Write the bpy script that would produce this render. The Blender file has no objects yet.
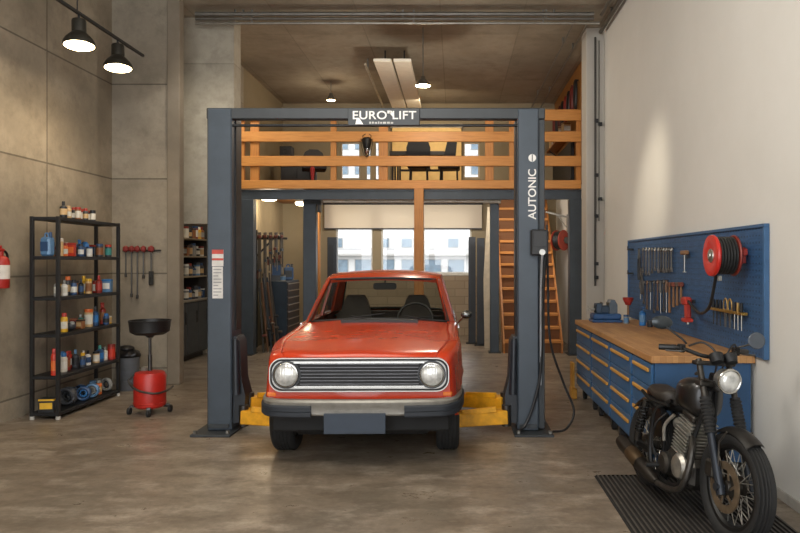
import bpy, bmesh, math, random
from math import sin, cos, pi, radians, sqrt, atan2
from mathutils import Vector, Matrix
random.seed(7)
SC = bpy.context.scene
COL = SC.collection
F = 680.0; VX = 455.0; VY = 262.0; H = 1.6

def P(x, y, d):
    return ((x-VX)*d/F, d, H+(VY-y)*d/F)

# ------------------------------------------------------------------ materials
def lin(c):
    if isinstance(c, str):
        c = c.lstrip('#'); c = [int(c[i:i+2], 16)/255 for i in (0, 2, 4)]
    return tuple(((v/12.92) if v <= .04045 else ((v+.055)/1.055)**2.4) for v in c)+(1,)

class NT:
    def __init__(s, name):
        s.m = bpy.data.materials.new(name); s.m.use_nodes = True
        s.t = s.m.node_tree; s.b = s.t.nodes['Principled BSDF']; s.out = s.t.nodes['Material Output']
    def n(s, kind, **kw):
        nd = s.t.nodes.new(kind)
        for k, v in kw.items():
            if k in nd.inputs: nd.inputs[k].default_value = v
            else: setattr(nd, k, v)
        return nd
    def l(s, a, b): s.t.links.new(a, b)
    def set(s, **kw):
        for k, v in kw.items(): s.b.inputs[k.replace('_', ' ')].default_value = v
    def coord(s, scale=(1, 1, 1), loc=(0, 0, 0)):
        tc = s.n('ShaderNodeTexCoord'); mp = s.n('ShaderNodeMapping')
        mp.inputs['Scale'].default_value = scale; mp.inputs['Location'].default_value = loc
        s.l(tc.outputs['Object'], mp.inputs['Vector']); return mp.outputs['Vector']
    def noise(s, vec, scale, detail=4, rough=.55):
        n = s.n('ShaderNodeTexNoise'); n.inputs['Scale'].default_value = scale
        n.inputs['Detail'].default_value = detail; n.inputs['Roughness'].default_value = rough
        s.l(vec, n.inputs['Vector']); return n.outputs['Fac']
    def ramp(s, fac, stops):
        r = s.n('ShaderNodeValToRGB'); e = r.color_ramp.elements
        while len(e) < len(stops): e.new(.5)
        for i, (p, c) in enumerate(stops): e[i].position = p; e[i].color = c
        s.l(fac, r.inputs['Fac']); return r.outputs['Color']
    def mix(s, fac, a, b, mode='MIX'):
        m = s.n('ShaderNodeMix', data_type='RGBA', blend_type=mode)
        for inp, v in ((m.inputs[0], fac), (m.inputs[6], a), (m.inputs[7], b)):
            if hasattr(v, 'links'): s.l(v, inp)
            else: inp.default_value = v
        return m.outputs[2]
    def math(s, op, a, b=None):
        m = s.n('ShaderNodeMath', operation=op)
        for inp, v in ((m.inputs[0], a), (m.inputs[1], b)):
            if v is None: continue
            if hasattr(v, 'links'): s.l(v, inp)
            else: inp.default_value = v
        return m.outputs[0]
    def bump(s, h, strength=.2, dist=.01):
        b = s.n('ShaderNodeBump'); b.inputs['Strength'].default_value = strength; b.inputs['Distance'].default_value = dist
        s.l(h, b.inputs['Height']); s.l(b.outputs['Normal'], s.b.inputs['Normal'])

_mc = {}
def mat(c, rough=.5, metal=0, var=.12, scale=9, coat=0, spec=.5):
    """plain painted / moulded surface with a little procedural wear"""
    key = (c, rough, metal, var, scale, coat, spec)
    if key in _mc: return _mc[key]
    t = NT('surface_'+str(c).lstrip('#')); base = lin(c)
    v = t.coord(); f = t.noise(v, scale, 5)
    lo = tuple(x*(1-var*1.6) for x in base[:3])+(1,); hi = tuple(min(1, x*(1+var)) for x in base[:3])+(1,)
    t.l(t.ramp(f, [(.3, lo), (.7, hi)]), t.b.inputs['Base Color'])
    t.set(Roughness=rough, Metallic=metal, Specular_IOR_Level=spec, Coat_Weight=coat)
    _mc[key] = t.m; return t.m

def wood(c1, c2, axis, rough=.5, name='wood', ring=1):
    t = NT(name)
    sc = [14, 14, 14]; sc[axis] = .9
    v = t.coord(tuple(sc)); f = t.noise(v, 2.2, 6, .6)
    sc2 = [60, 60, 60]; sc2[axis] = 2
    g = t.noise(t.coord(tuple(sc2)), 2, 3)
    c = t.ramp(f, [(.28, lin(c1)), (.5, lin(c2)), (.75, lin(c1))])
    c = t.mix(t.math('MULTIPLY', g, .45), c, lin('#6b3c18'), 'MIX')
    t.l(c, t.b.inputs['Base Color']); t.set(Roughness=rough); t.bump(f, .12, .004)
    return t.m

def concrete(name, c1, c2, c3, plane, w=2.4, h=1.24, off=(0, 0), rough=.85, seam=.55):
    t = NT(name); v = t.coord()
    big = t.noise(v, .9, 6, .62); fine = t.noise(v, 7, 8, .7)
    streak = t.noise(t.coord((3, 3, .25)), 1.6, 4)
    col = t.ramp(big, [(.3, lin(c1)), (.52, lin(c2)), (.72, lin(c3))])
    if plane:
        col = t.mix(t.ramp(fine, [(.46, (0, 0, 0, 1)), (.72, (.75, .75, .75, 1))]), col, lin(c1))
        blot = t.noise(v, 2.6, 7, .68); col = t.mix(t.ramp(blot, [(.5, (0, 0, 0, 1)), (.68, (.5, .5, .5, 1))]), col, tuple(x*.66 for x in lin(c1)[:3])+(1,))
    else: col = t.mix(t.math('MULTIPLY', fine, .5), col, lin(c1))
    col = t.mix(t.math('MULTIPLY', streak, .35), col, lin(c1))
    h_ = fine
    if plane:
        sx = t.n('ShaderNodeSeparateXYZ'); t.l(v, sx.inputs[0]); cb = t.n('ShaderNodeCombineXYZ')
        t.l(t.math('ADD', sx.outputs['xyz'.index(plane[0])], off[0]), cb.inputs[0])
        t.l(t.math('ADD', sx.outputs['xyz'.index(plane[1])], off[1]), cb.inputs[1])
        br = t.n('ShaderNodeTexBrick'); br.offset = 0
        br.inputs['Scale'].default_value = 1; br.inputs['Mortar Size'].default_value = .011
        br.inputs['Mortar Smooth'].default_value = .3; br.inputs['Brick Width'].default_value = w; br.inputs['Row Height'].default_value = h
        br.inputs['Color1'].default_value = (0.85, .85, .85, 1); br.inputs['Color2'].default_value = (1, 1, 1, 1); br.inputs['Mortar'].default_value = (1-seam, 1-seam, 1-seam, 1)
        t.l(cb.outputs[0], br.inputs['Vector'])
        col = t.mix(1.0, col, br.outputs['Color'], 'MULTIPLY')
        h_ = t.math('SUBTRACT', fine, br.outputs['Fac'])
    t.l(col, t.b.inputs['Base Color']); t.set(Roughness=rough, Specular_IOR_Level=.25); t.bump(h_, .25, .012)
    return t.m

def emit(c, s, name='lamp_light'):
    t = NT(name); t.set(Base_Color=lin(c), Emission_Color=lin(c), Emission_Strength=s); return t.m

def glass(name, tint='#ffffff', gloss=.12, rough=.02):
    t = NT(name); tr = t.n('ShaderNodeBsdfTransparent'); tr.inputs[0].default_value = lin(tint)
    gl = t.n('ShaderNodeBsdfGlossy'); gl.inputs['Roughness'].default_value = rough
    fr = t.n('ShaderNodeFresnel'); fr.inputs[0].default_value = 1.45
    mx = t.n('ShaderNodeMixShader'); t.l(t.math('MAXIMUM', t.math('MULTIPLY', fr.outputs[0], .8), gloss*.4), mx.inputs[0])
    t.l(tr.outputs[0], mx.inputs[1]); t.l(gl.outputs[0], mx.inputs[2]); t.l(mx.outputs[0], t.out.inputs[0])
    return t.m

# ------------------------------------------------------------------ mesh builder
def smooth_path(pts, k=6):
    pts = [Vector(p) for p in pts]; out = []
    for i in range(len(pts)-1):
        p0 = pts[max(i-1, 0)]; p1 = pts[i]; p2 = pts[i+1]; p3 = pts[min(i+2, len(pts)-1)]
        for j in range(k):
            t = j/k
            out.append(.5*((2*p1)+(p2-p0)*t+(2*p0-5*p1+4*p2-p3)*t*t+(3*p1-p0-3*p2+p3)*t**3))
    out.append(pts[-1]); return out

def frame_to(axis):
    return Vector(axis).normalized().to_track_quat('Z', 'Y').to_matrix()

class MB:
    def __init__(s): s.v = []; s.f = []; s.m = []; s.mi = 0; s.M = Matrix.Identity(4)
    def mt(s, i): s.mi = i; return s
    def tf(s, M): s.M = M; return s
    def add(s, vs, fs):
        o = len(s.v); s.v += [s.M @ Vector(p) for p in vs]
        s.f += [[o+i for i in f] for f in fs]; s.m += [s.mi]*len(fs); return s
    def box(s, x0, x1, y0, y1, z0, z1, b=0.0, R=None):
        c = Vector(((x0+x1)/2, (y0+y1)/2, (z0+z1)/2)); h = [abs(x1-x0)/2, abs(y1-y0)/2, abs(z1-z0)/2]
        b = min(b, min(h)*.45); vs = []; idx = {}
        S = (-1, 1)
        def put(p):
            p = Vector(p)
            if R is not None: p = R @ p
            vs.append(c+p); return len(vs)-1
        if b <= 0:
            for i in S:
                for j in S:
                    for k in S: idx[(i, j, k)] = put((i*h[0], j*h[1], k*h[2]))
            q = lambda *a: [idx[t] for t in a]
            fs = [q((-1,-1,-1),(-1,-1,1),(-1,1,1),(-1,1,-1)), q((1,-1,-1),(1,1,-1),(1,1,1),(1,-1,1)),
                  q((-1,-1,-1),(1,-1,-1),(1,-1,1),(-1,-1,1)), q((-1,1,-1),(-1,1,1),(1,1,1),(1,1,-1)),
                  q((-1,-1,-1),(-1,1,-1),(1,1,-1),(1,-1,-1)), q((-1,-1,1),(1,-1,1),(1,1,1),(-1,1,1))]
            return s.add(vs, fs)
        for i in S:
            for j in S:
                for k in S:
                    sg = (i, j, k)
                    for a in range(3):
                        idx[(sg, a)] = put([sg[t]*(h[t]-(0 if t == a else b)) for t in range(3)])
        fs = []
        for a in range(3):
            o1, o2 = [t for t in range(3) if t != a]
            for sg in S:
                ring = []
                for u, w in ((-1,-1),(1,-1),(1,1),(-1,1)):
                    k = [0,0,0]; k[a] = sg; k[o1] = u; k[o2] = w; ring.append(idx[(tuple(k), a)])
                fs.append(ring)
        for a in range(3):
            for bb in range(a+1, 3):
                c_ = 3-a-bb
                for sa in S:
                    for sb in S:
                        k1 = [0,0,0]; k1[a] = sa; k1[bb] = sb; k2 = list(k1); k1[c_] = -1; k2[c_] = 1
                        k1 = tuple(k1); k2 = tuple(k2)
                        fs.append([idx[(k1,a)], idx[(k2,a)], idx[(k2,bb)], idx[(k1,bb)]])
        for i in S:
            for j in S:
                for k in S: fs.append([idx[((i,j,k),a)] for a in range(3)])
        return s.add(vs, fs)
    def cbox(s, c, d, b=0, R=None):
        return s.box(c[0]-d[0]/2, c[0]+d[0]/2, c[1]-d[1]/2, c[1]+d[1]/2, c[2]-d[2]/2, c[2]+d[2]/2, b, R)
    def bar(s, p0, p1, w, t, b=0, up=(0, 0, 1)):
        """box running from p0 to p1, w across, t along 'up'"""
        p0 = Vector(p0); p1 = Vector(p1); z = (p1-p0); L = z.length; z.normalize()
        x = Vector(up).cross(z)
        if x.length < 1e-4: x = Vector((1, 0, 0)).cross(z)
        x.normalize(); y = z.cross(x)
        R = Matrix((x, y, z)).transposed()
        return s.cbox((p0+p1)/2, (w, t, L), b, R)
    def cyl(s, p0, p1, r0, r1=None, n=14):
        r1 = r0 if r1 is None else r1
        p0 = Vector(p0); p1 = Vector(p1); Rm = frame_to(p1-p0); vs = []; 
        for p, r in ((p0, r0), (p1, r1)):
            for i in range(n):
                a = 2*pi*i/n; vs.append(p+Rm @ Vector((r*cos(a), r*sin(a), 0)))
        fs = [[i, (i+1) % n, n+(i+1) % n, n+i] for i in range(n)]
        fs += [list(range(n))[::-1], list(range(n, 2*n))]
        return s.add(vs, fs)
    def lathe(s, prof, o=(0, 0, 0), axis=(0, 0, 1), n=20, close=False, mats=None):
        Rm = frame_to(axis) if tuple(axis) != (0, 0, 1) else Matrix.Identity(3); o = Vector(o); vs = []; k = len(prof)
        for r, z in prof:
            for i in range(n):
                a = 2*pi*i/n; vs.append(o+Rm @ Vector((r*cos(a), r*sin(a), z)))
        seg = k if close else k-1
        sv = s.mi
        base = len(s.v); s.v += [s.M @ p for p in vs]
        for j in range(seg):
            j2 = (j+1) % k
            if mats: s.mi = mats[j]
            for i in range(n):
                i2 = (i+1) % n
                s.f.append([base+j*n+i, base+j*n+i2, base+j2*n+i2, base+j2*n+i]); s.m.append(s.mi)
        s.mi = sv
        if not close:
            if prof[0][0] > 1e-5: s.f.append([base+i for i in range(n)][::-1]); s.m.append(mats[0] if mats else s.mi)
            if prof[-1][0] > 1e-5: s.f.append([base+(k-1)*n+i for i in range(n)]); s.m.append(mats[-1] if mats else s.mi)
        return s
    def tube(s, pts, r, n=8, closed=False, rs=None):
        pts = [Vector(p) for p in pts]; k = len(pts); vs = []
        tang = []
        for i in range(k):
            a = pts[(i-1) % k] if (closed or i > 0) else pts[i]; b = pts[(i+1) % k] if (closed or i < k-1) else pts[i]
            t = b-a; tang.append(t.normalized() if t.length > 1e-9 else Vector((0, 0, 1)))
        u = tang[0].orthogonal().normalized()
        for i in range(k):
            u = (u-tang[i]*u.dot(tang[i])); u = u.normalized() if u.length > 1e-6 else tang[i].orthogonal().normalized()
            w = tang[i].cross(u); rr = rs[i] if rs else r
            for j in range(n):
                a = 2*pi*j/n; vs.append(pts[i]+(u*cos(a)+w*sin(a))*rr)
        fs = []
        for i in range(k if closed else k-1):
            i2 = (i+1) % k
            for j in range(n): fs.append([i*n+j, i*n+(j+1) % n, i2*n+(j+1) % n, i2*n+j])
        if not closed: fs += [list(range(n))[::-1], [(k-1)*n+j for j in range(n)]]
        return s.add(vs, fs)
    def torus(s, c, axis, R, r, n=28, m=8):
        Rm = frame_to(axis); c = Vector(c)
        return s.tube([c+Rm @ Vector((R*cos(2*pi*i/n), R*sin(2*pi*i/n), 0)) for i in range(n)], r, m, True)
    def prism(s, poly, plane, a0, a1):
        """poly: 2-D outline; plane 'xy','xz','yz'; extruded along the third axis"""
        n = len(poly); vs = []
        for a in (a0, a1):
            for p, q in poly:
                vs.append({'xy': (p, q, a), 'xz': (p, a, q), 'yz': (a, p, q)}[plane])
        fs = [[i, (i+1) % n, n+(i+1) % n, n+i] for i in range(n)]+[list(range(n))[::-1], list(range(n, 2*n))]
        return s.add(vs, fs)
    def ball(s, c, r, n=14, m=9, M=None):
        r = (r, r, r) if not hasattr(r, '__len__') else r; vs = []; c = Vector(c)
        for j in range(m+1):
            th = pi*j/m
            for i in range(n):
                a = 2*pi*i/n; p = Vector((r[0]*sin(th)*cos(a), r[1]*sin(th)*sin(a), r[2]*cos(th)))
                vs.append(c+(M @ p if M is not None else p))
        fs = [[j*n+i, j*n+(i+1) % n, (j+1)*n+(i+1) % n, (j+1)*n+i] for j in range(m) for i in range(n)]
        return s.add(vs, fs)
    def grid(s, rows, flip=False):
        k = len(rows[0]); vs = [p for r in rows for p in r]
        fs = [[j*k+i, j*k+i+1, (j+1)*k+i+1, (j+1)*k+i] for j in range(len(rows)-1) for i in range(k-1)]
        return s.add(vs, fs)
    def build(s, name, mats, parent=None, label=None, cat=None, group=None, kind=None, sharp=35, fix=True, origin=None, weld=True):
        if not isinstance(mats, (list, tuple)): mats = [mats]
        off = Vector((0, 0, 0))
        if parent is None and kind != 'structure':
            if origin is not None: off = Vector(origin)
            else:
                xs = [p.x for p in s.v]; ys = [p.y for p in s.v]; zs = [p.z for p in s.v]
                off = Vector(((min(xs)+max(xs))/2, (min(ys)+max(ys))/2, min(zs)))
        me = bpy.data.meshes.new(name)
        me.from_pydata([tuple(p-off) for p in s.v], [], s.f)
        for m in mats: me.materials.append(m)
        for i, p in enumerate(me.polygons): p.material_index = min(s.m[i], len(mats)-1)
        bm = bmesh.new(); bm.from_mesh(me)
        if weld: bmesh.ops.remove_doubles(bm, verts=bm.verts, dist=2e-5)
        bmesh.ops.dissolve_degenerate(bm, dist=1e-6, edges=bm.edges)
        if fix: bmesh.ops.recalc_face_normals(bm, faces=bm.faces)
        bm.to_mesh(me); bm.free()
        me.shade_smooth()
        me.set_sharp_from_angle(angle=radians(sharp))
        o = bpy.data.objects.new(name, me); COL.objects.link(o)
        if parent is not None: o.parent = parent
        else: o.location = off
        if label: o['label'] = label
        if cat: o['category'] = cat
        if group: o['group'] = group
        if kind: o['kind'] = kind
        return o

def thing(name, label, cat, loc=(0, 0, 0), rz=0, group=None, rot=None):
    o = bpy.data.objects.new(name, None); COL.objects.link(o); o.empty_display_size = .1
    o.location = loc; o.rotation_euler = rot if rot else (0, 0, rz)
    o['label'] = label; o['category'] = cat
    if group: o['group'] = group
    return o

def copy_thing(o, loc, rot=None, label=None, group=None):
    def dup(a, par):
        c = a.copy(); COL.objects.link(c)
        if par is not None: c.parent = par
        for ch in list(a.children): dup(ch, c)
        return c
    c = dup(o, None); c.location = loc
    if rot: c.rotation_euler = rot
    if label: c['label'] = label
    if group: c['group'] = group
    return c

def lettering(name, s, size, m, parent, M, ext=.002, spacing=1.0):
    cu = bpy.data.curves.new('t', 'FONT'); cu.body = s; cu.size = size; cu.extrude = ext
    cu.align_x = 'CENTER'; cu.align_y = 'CENTER'; cu.space_character = spacing; cu.offset = size*.012
    to = bpy.data.objects.new('t', cu); COL.objects.link(to)
    dg = bpy.context.evaluated_depsgraph_get(); dg.update()
    me = bpy.data.meshes.new_from_object(to.evaluated_get(dg))
    bpy.data.objects.remove(to); bpy.data.curves.remove(cu)
    me.transform(M); me.name = name; me.materials.clear(); me.materials.append(m)
    o = bpy.data.objects.new(name, me); COL.objects.link(o); o.parent = parent; return o

ORD = 'first second third fourth fifth sixth seventh eighth ninth tenth eleventh twelfth thirteenth fourteenth fifteenth sixteenth seventeenth eighteenth'.split()

# ------------------------------------------------------------------ shared materials
STEEL = mat('#3d464f', .45, .15, .08, 5)           # blue-grey lift paint
STEELD = mat('#323639', .5, .15, .1, 6)
MEZZ = mat('#3d454d', .5, .15, .1, 4)
BLACK = mat('#161617', .45, 0, .15)
BLACKM = mat('#202123', .5, .3, .15, 12)
RUBBER = mat('#1b1b1b', .75, 0, .2, 25)
CHROME = mat('#c9c9c6', .18, 1, .05)
ALU = mat('#a9a7a0', .35, .9, .1)
DARKM = mat('#4b4a48', .4, .8, .2, 20)
GALV = mat('#7d7b75', .45, .6, .12)
WHITE = mat('#d8d5cc', .5, 0, .05)
YELLOW = mat('#d99a16', .5, 0, .18, 12)
REDP = mat('#b3261c', .4, 0, .12)
REDT = mat('#a02c22', .5, 0, .15)
BLUEP = mat('#274a70', .45, .1, .12, 5)
NAVY = mat('#2a3440', .55, 0, .1)
W_X = wood('#c47d35', '#de9a4c', 0, .5, 'pine_along_x')
W_Y = wood('#9c622c', '#b97a3c', 1, .5, 'pine_along_y')
W_Z = wood('#b57230', '#cf8c42', 2, .5, 'pine_along_z')
GLASS = glass('window_glass')
# ------------------------------------------------------------------ setting
CZ = 5.05; XL = -4.5; XR = 2.2; BY = 14.8
def st(name, mb, m, parent=None): return mb.build(name, m, parent, kind='structure', weld=False)

def floor_mat():
    t = NT('polished_concrete'); v = t.coord()
    big = t.noise(t.coord((1, .7, 1)), .7, 6, .65); mid = t.noise(t.coord((.8, 1.3, 1)), 3.2, 8, .72); fine = t.noise(v, 24, 6, .75)
    c = t.ramp(big, [(.32, lin('#686054')), (.5, lin('#807364')), (.68, lin('#9a8d7b'))])
    c = t.mix(t.ramp(mid, [(.44, (0, 0, 0, 1)), (.66, (.85, .85, .85, 1))]), c, lin('#5f5447'))
    pale = t.noise(t.coord((.9, 1.6, 1), (5, 2, 0)), 2.4, 8, .72); c = t.mix(t.ramp(pale, [(.5, (0, 0, 0, 1)), (.72, (.75, .75, .75, 1))]), c, lin('#b3a797'))
    c = t.mix(t.ramp(fine, [(.45, (0, 0, 0, 1)), (.75, (.6, .6, .6, 1))]), c, lin('#5d5347'))
    t.l(c, t.b.inputs['Base Color'])
    t.l(t.ramp(mid, [(.3, (.24, .24, .24, 1)), (.7, (.46, .46, .46, 1))]), t.b.inputs['Roughness'])
    t.set(Specular_IOR_Level=.5); t.bump(fine, .05, .004); return t.m
st('floor', MB().box(-6.2, 3.2, -3, 15.4, -.12, 0), floor_mat())
CONC_L = concrete('concrete_left', '#8a8070', '#a39784', '#b5a995', 'yz', 2.6, 1.24, (.3, -.21))
CONC_F = concrete('concrete_front', '#857c6e', '#9d9383', '#b0a694', 'xz', 2.6, 1.24, (5.0, -.21))
CONC_A = concrete('concrete_alcove', '#9a9385', '#b0a999', '#bfb8a8', 'xz', 3.2, 2.4, (4.2, .4), .85, .25)
CEILM = concrete('concrete_ceiling', '#968d7e', '#a89f8f', '#b3ab9b', 'xy', 1.15, 2.6, (.2, .1), .9, .25)
PLAS = concrete('painted_plaster', '#d2d0ca', '#d8d6d0', '#dddbd6', None)
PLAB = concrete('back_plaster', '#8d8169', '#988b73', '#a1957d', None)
CONC_P = concrete('pillar_concrete', '#6f6659', '#857b6c', '#988e7f', None)  # pillar concrete, a tone darker than the wall beside it
st('ceiling', MB().box(-6.2, 3.2, -3, 15.4, CZ, CZ+.2), CEILM)
st('wall_left', MB().box(XL-.2, XL, -3, 9.12, 0, CZ), CONC_L)
st('wall_left_end', MB().box(XL, -3.76, 8.92, 9.02, 0, CZ), CONC_F)
st('trim_1', MB().box(-3.76, -3.595, 8.87, 9.02, 0, CZ, .008), CONC_P)
st('wall_alcove_side', MB().box(-4.95, -4.75, 9.12, 12.06, 0, CZ), CONC_L)
st('wall_alcove', MB().box(-4.75, -3.75, 11.86, 12.06, 0, CZ), CONC_A)
st('wall_header', MB().prism([(-3.86, 2.14), (-3.45, 2.14), (-3.45, 0), (-3.12, 0), (-3.12, CZ), (-3.86, CZ)], 'xz', 9.6, 9.9), CONC_A)
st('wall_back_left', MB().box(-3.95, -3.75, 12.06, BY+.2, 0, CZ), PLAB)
st('wall_right', MB().box(XR, XR+.2, -3, BY+.2, 0, CZ), PLAS)
st('trim_2', MB().box(1.935, XR, 10.02, 10.4, 0, CZ, .008), concrete('pilaster', '#b3aea5', '#bab5ac', '#c1bcb3', None))
st('baseboard_right', MB().box(XR-.015, XR, -2.8, 10.02, 0, .07, .004), mat('#a7a39b', .6))
st('wall_upper_right', MB().box(XR-.03, XR, 11.7, BY, 2.95, CZ), wood('#8d5a26', '#a5702f', 1, .55, 'wall_boards'))
# back wall with its openings
def holed(xs, zs, holes, y0, y1):
    mb = MB()
    for i in range(len(xs)-1):
        for j in range(len(zs)-1):
            cx = (xs[i]+xs[i+1])/2; cz = (zs[j]+zs[j+1])/2
            if any(a < cx < b and c < cz < d for a, b, c, d in holes): continue
            mb.box(xs[i], xs[i+1], y0, y1, zs[j], zs[j+1])
    return mb
holes = [(-2.6, -1.79, 1.34, 2.82), (-1.61, -.87, 1.34, 2.82), (-.70, .36, 1.34, 2.82),
         (-2.5, -2.06, 3.4, 4.22), (-1.94, -1.84, 3.4, 4.22), (-1.74, -1.66, 3.4, 4.22), (.18, .54, 3.42, 4.22)]
xs = sorted({-3.75, XR, *[h[0] for h in holes], *[h[1] for h in holes]}); zs = sorted({0, CZ, *[h[2] for h in holes], *[h[3] for h in holes]})
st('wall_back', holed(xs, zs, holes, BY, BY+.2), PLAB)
WF = mat('#cbc7bb', .5); WT = mat('#b3a184', .55)
for i, (a, b, c, d) in enumerate(holes):
    e = .035 if b-a > .2 else .012
    w = MB(); y0, y1 = BY+.05, BY+.12
    w.box(a, a+e, y0, y1, c, d).box(b-e, b, y0, y1, c, d).box(a+e, b-e, y0, y1, c, c+e).box(a+e, b-e, y0, y1, d-e, d)
    wo = st('window_%d' % (i+1), w, WF if i < 3 else WT)
    MB().box(a+e, b-e, BY+.08, BY+.09, c+e, d-e).build('pane', GLASS, wo, weld=False)
    if i < 3:
        MB().box(a-.03, b+.03, BY-.05, BY+.1, c-.035, c, .005).build('window_sill', mat('#c9c4b8', .5), wo)
# brick-ish lining below the window
def brick_mat():
    t = NT('sill_bricks'); v = t.coord(); sx = t.n('ShaderNodeSeparateXYZ'); t.l(v, sx.inputs[0]); cb = t.n('ShaderNodeCombineXYZ')
    t.l(sx.outputs[0], cb.inputs[0]); t.l(sx.outputs[2], cb.inputs[1])
    br = t.n('ShaderNodeTexBrick'); br.inputs['Scale'].default_value = 1; br.inputs['Brick Width'].default_value = .42; br.inputs['Row Height'].default_value = .17; br.inputs['Mortar Size'].default_value = .008
    br.inputs['Color1'].default_value = lin('#8d7d68'); br.inputs['Color2'].default_value = lin('#82725d'); br.inputs['Mortar'].default_value = lin('#736450')
    t.l(cb.outputs[0], br.inputs['Vector']); t.l(br.outputs['Color'], t.b.inputs['Base Color']); t.set(Roughness=.85); return t.m
st('trim_3', MB().box(-2.7, .62, BY-.03, BY, 0, 1.30), brick_mat())

# ------------------------------------------------------------------ outside the windows
st('ground_outside', MB().box(-60, 60, 15.6, 120, -.3, -.2), mat('#8e8c88', .9))
FAC = mat('#b5b5b3', .8, 0, .05); FACG = mat('#5c6f7c', .3, 0, .2, 2); FACB = mat('#868683', .7)
bl = thing('apartment_building', 'pale apartment building with rows of windows and balconies seen through the back windows', 'building', (-8, 60, -.2))
MB().box(-26, 26, 0, 8, 0, 17).build('facade', FAC, bl)
for fl, z in enumerate((.9, 3.05, 4.9, 7.2, 9.5, 11.7, 13.9)):
    for k in range(13):
        x = -15.2+k*2.05
        if fl == 1 and k % 3 == 1: continue
        wb = MB().box(x, x+(1.5 if fl != 1 else 1.0), -.04, .02, z, z+(1.15 if fl != 1 else .85)).build('window', FACB, bl)
        MB().box(x+.07, x+(1.43 if fl != 1 else .93), -.06, -.04, z+.06, z+(1.09 if fl != 1 else .8)).build('pane', FACG, wb)
for z in (2.35, 6.5, 11.0): MB().box(-18, 14, -.7, 0, z, z+.18, .01).build('balcony', mat('#9a9893', .8), bl)
for z in (2.9, 7.05, 11.55): MB().box(-18, 14, -.7, -.66, z, z+.05).build('railing', mat('#77797a', .5), bl)

# ------------------------------------------------------------------ mezzanine
def T(x, y, z): return Matrix.Translation((-x, -y, -z))
fm = MB().prism([(-3.74, 11.78), (2.165, 11.78), (2.165, 12.25), (.82, 12.25), (.82, 14.79), (-3.74, 14.79)], 'xy', 2.87, 2.95)
st('floor_upper', fm, wood('#7f5226', '#956334', 0, .6, 'deck_boards'))
sb = thing('steel_beam', 'blue-grey steel beam carrying the front edge of the timber mezzanine', 'beam', (-.765, 11.75, 2.68))
MB().box(-2.945, 2.945, -.03, .03, .15, .165).box(-2.945, 2.945, -.03, .03, 0, .015).box(-2.945, 2.945, -.006, .006, .015, .15).build('beam', MEZZ, sb)
for x0, x1, lab in ((-3.71, -3.47, 'steel column under the left end of the mezzanine beam, by the concrete pier'), (1.97, 2.19, 'steel column under the right end of the mezzanine beam, beside the stairs')):
    c = thing('steel_column', lab, 'column', ((x0+x1)/2, 11.79, 0)); w = (x1-x0)/2
    MB().box(-w, w, -.09, .09, .015, 2.68, .006).build('shaft', MEZZ, c)
    MB().box(-w-.03, w, -.17, .17, 0, .015).build('base_plate', STEELD, c)
MB().box(-.695, -.535, 11.56, 11.69, 0, 2.86, .006).build('timber_post', W_Z, label='square orange timber post holding the railing, rising behind the car', cat='post')

rl = thing('railing', 'pine mezzanine railing of four horizontal planks on upright posts', 'railing', (0, 11.7, 2.86))
tr = T(0, 11.7, 2.86)
for z0, z1 in ((4.035, 4.225), (3.67, 3.845), (3.25, 3.425), (2.862, 3.007)):
    MB().tf(tr).box(-3.70, 2.17, 11.69, 11.735, z0, z1, .006).build('rail', W_X, rl)
for px0, px1 in ((241.5, 245), (251, 259.5), (331, 336.5), (379, 388), (485, 493.5), (509, 518), (576, 585)):
    a = P(px0, 0, 11.78)[0]; b = P(px1, 0, 11.78)[0]
    MB().tf(tr).box(a, b, 11.735, 11.80, 2.95, 4.2, .004).build('post', W_Z, rl)

# staircase
sr = thing('staircase', 'straight wooden staircase rising to the mezzanine behind the right lift post', 'staircase', (1.365, 11.95, 0))
ts = T(1.365, 11.95, 0); n = 13; rise = 2.93/n; run = 2.2/n
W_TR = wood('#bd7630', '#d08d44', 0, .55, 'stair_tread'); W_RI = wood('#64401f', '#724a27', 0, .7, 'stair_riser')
for i in range(n):
    y = 11.95+i*run; z = (i+1)*rise
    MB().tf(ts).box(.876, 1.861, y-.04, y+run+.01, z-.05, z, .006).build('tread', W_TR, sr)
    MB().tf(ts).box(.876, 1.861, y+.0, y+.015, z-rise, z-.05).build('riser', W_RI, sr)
for x0, x1 in ((.845, .875), (1.862, 1.895)):
    MB().tf(ts).prism([(11.90, 0), (12.2, 0), (14.3, 2.72), (14.3, 2.86), (14.1, 2.94), (11.90, .17)], 'yz', x0, x1).build('stringer', W_Y, sr)

# steel props and short dark posts of the rear bay
def prop(name, x0, x1, y, z, label, group=None, mt=STEEL, head=True):
    t = thing(name, label, 'post', ((x0+x1)/2, y, 0), 0, group); w = (x1-x0)/2
    MB().box(-w, w, -.09, .09, .015, z, .008).build('shaft', mt, t)
    MB().box(-w-.03, w+.03, -.14, .14, 0, .015).build('base_plate', STEELD, t)
    if head: MB().box(-w, w+.09, -.1, .1, z-.2, z-.03, .006).box(w+.03, w+.07, -.09, .09, z-.34, z-.2).build('head_bracket', STEELD, t)
    return t
prop('steel_post', -2.73, -2.50, 12.3, 2.84, 'tall blue-grey steel post with head bracket behind the car, left of the rear windows')
prop('steel_post', .62, .775, 12.05, 2.84, 'tall blue-grey steel post standing against the left side of the staircase', head=False)
def short_post(px0, px1, d, ztop, label):
    a = P(px0, 0, d)[0]; b = P(px1, 0, d)[0]
    t = thing('short_post', label, 'post', ((a+b)/2, d, 0)); w = (b-a)/2
    MB().box(-w, w, -.08, .08, .012, ztop, .006).build('shaft', mat('#2b2f35', .5, .2), t)
    MB().box(-w-.05, w+.05, -.14, .14, 0, .012).build('base_plate', BLACKM, t)
    MB().box(-w*.5, w*.5, -.095, -.08, .5, ztop-.15).build('slot_cover', mat('#1b1e22', .5), t)
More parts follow.
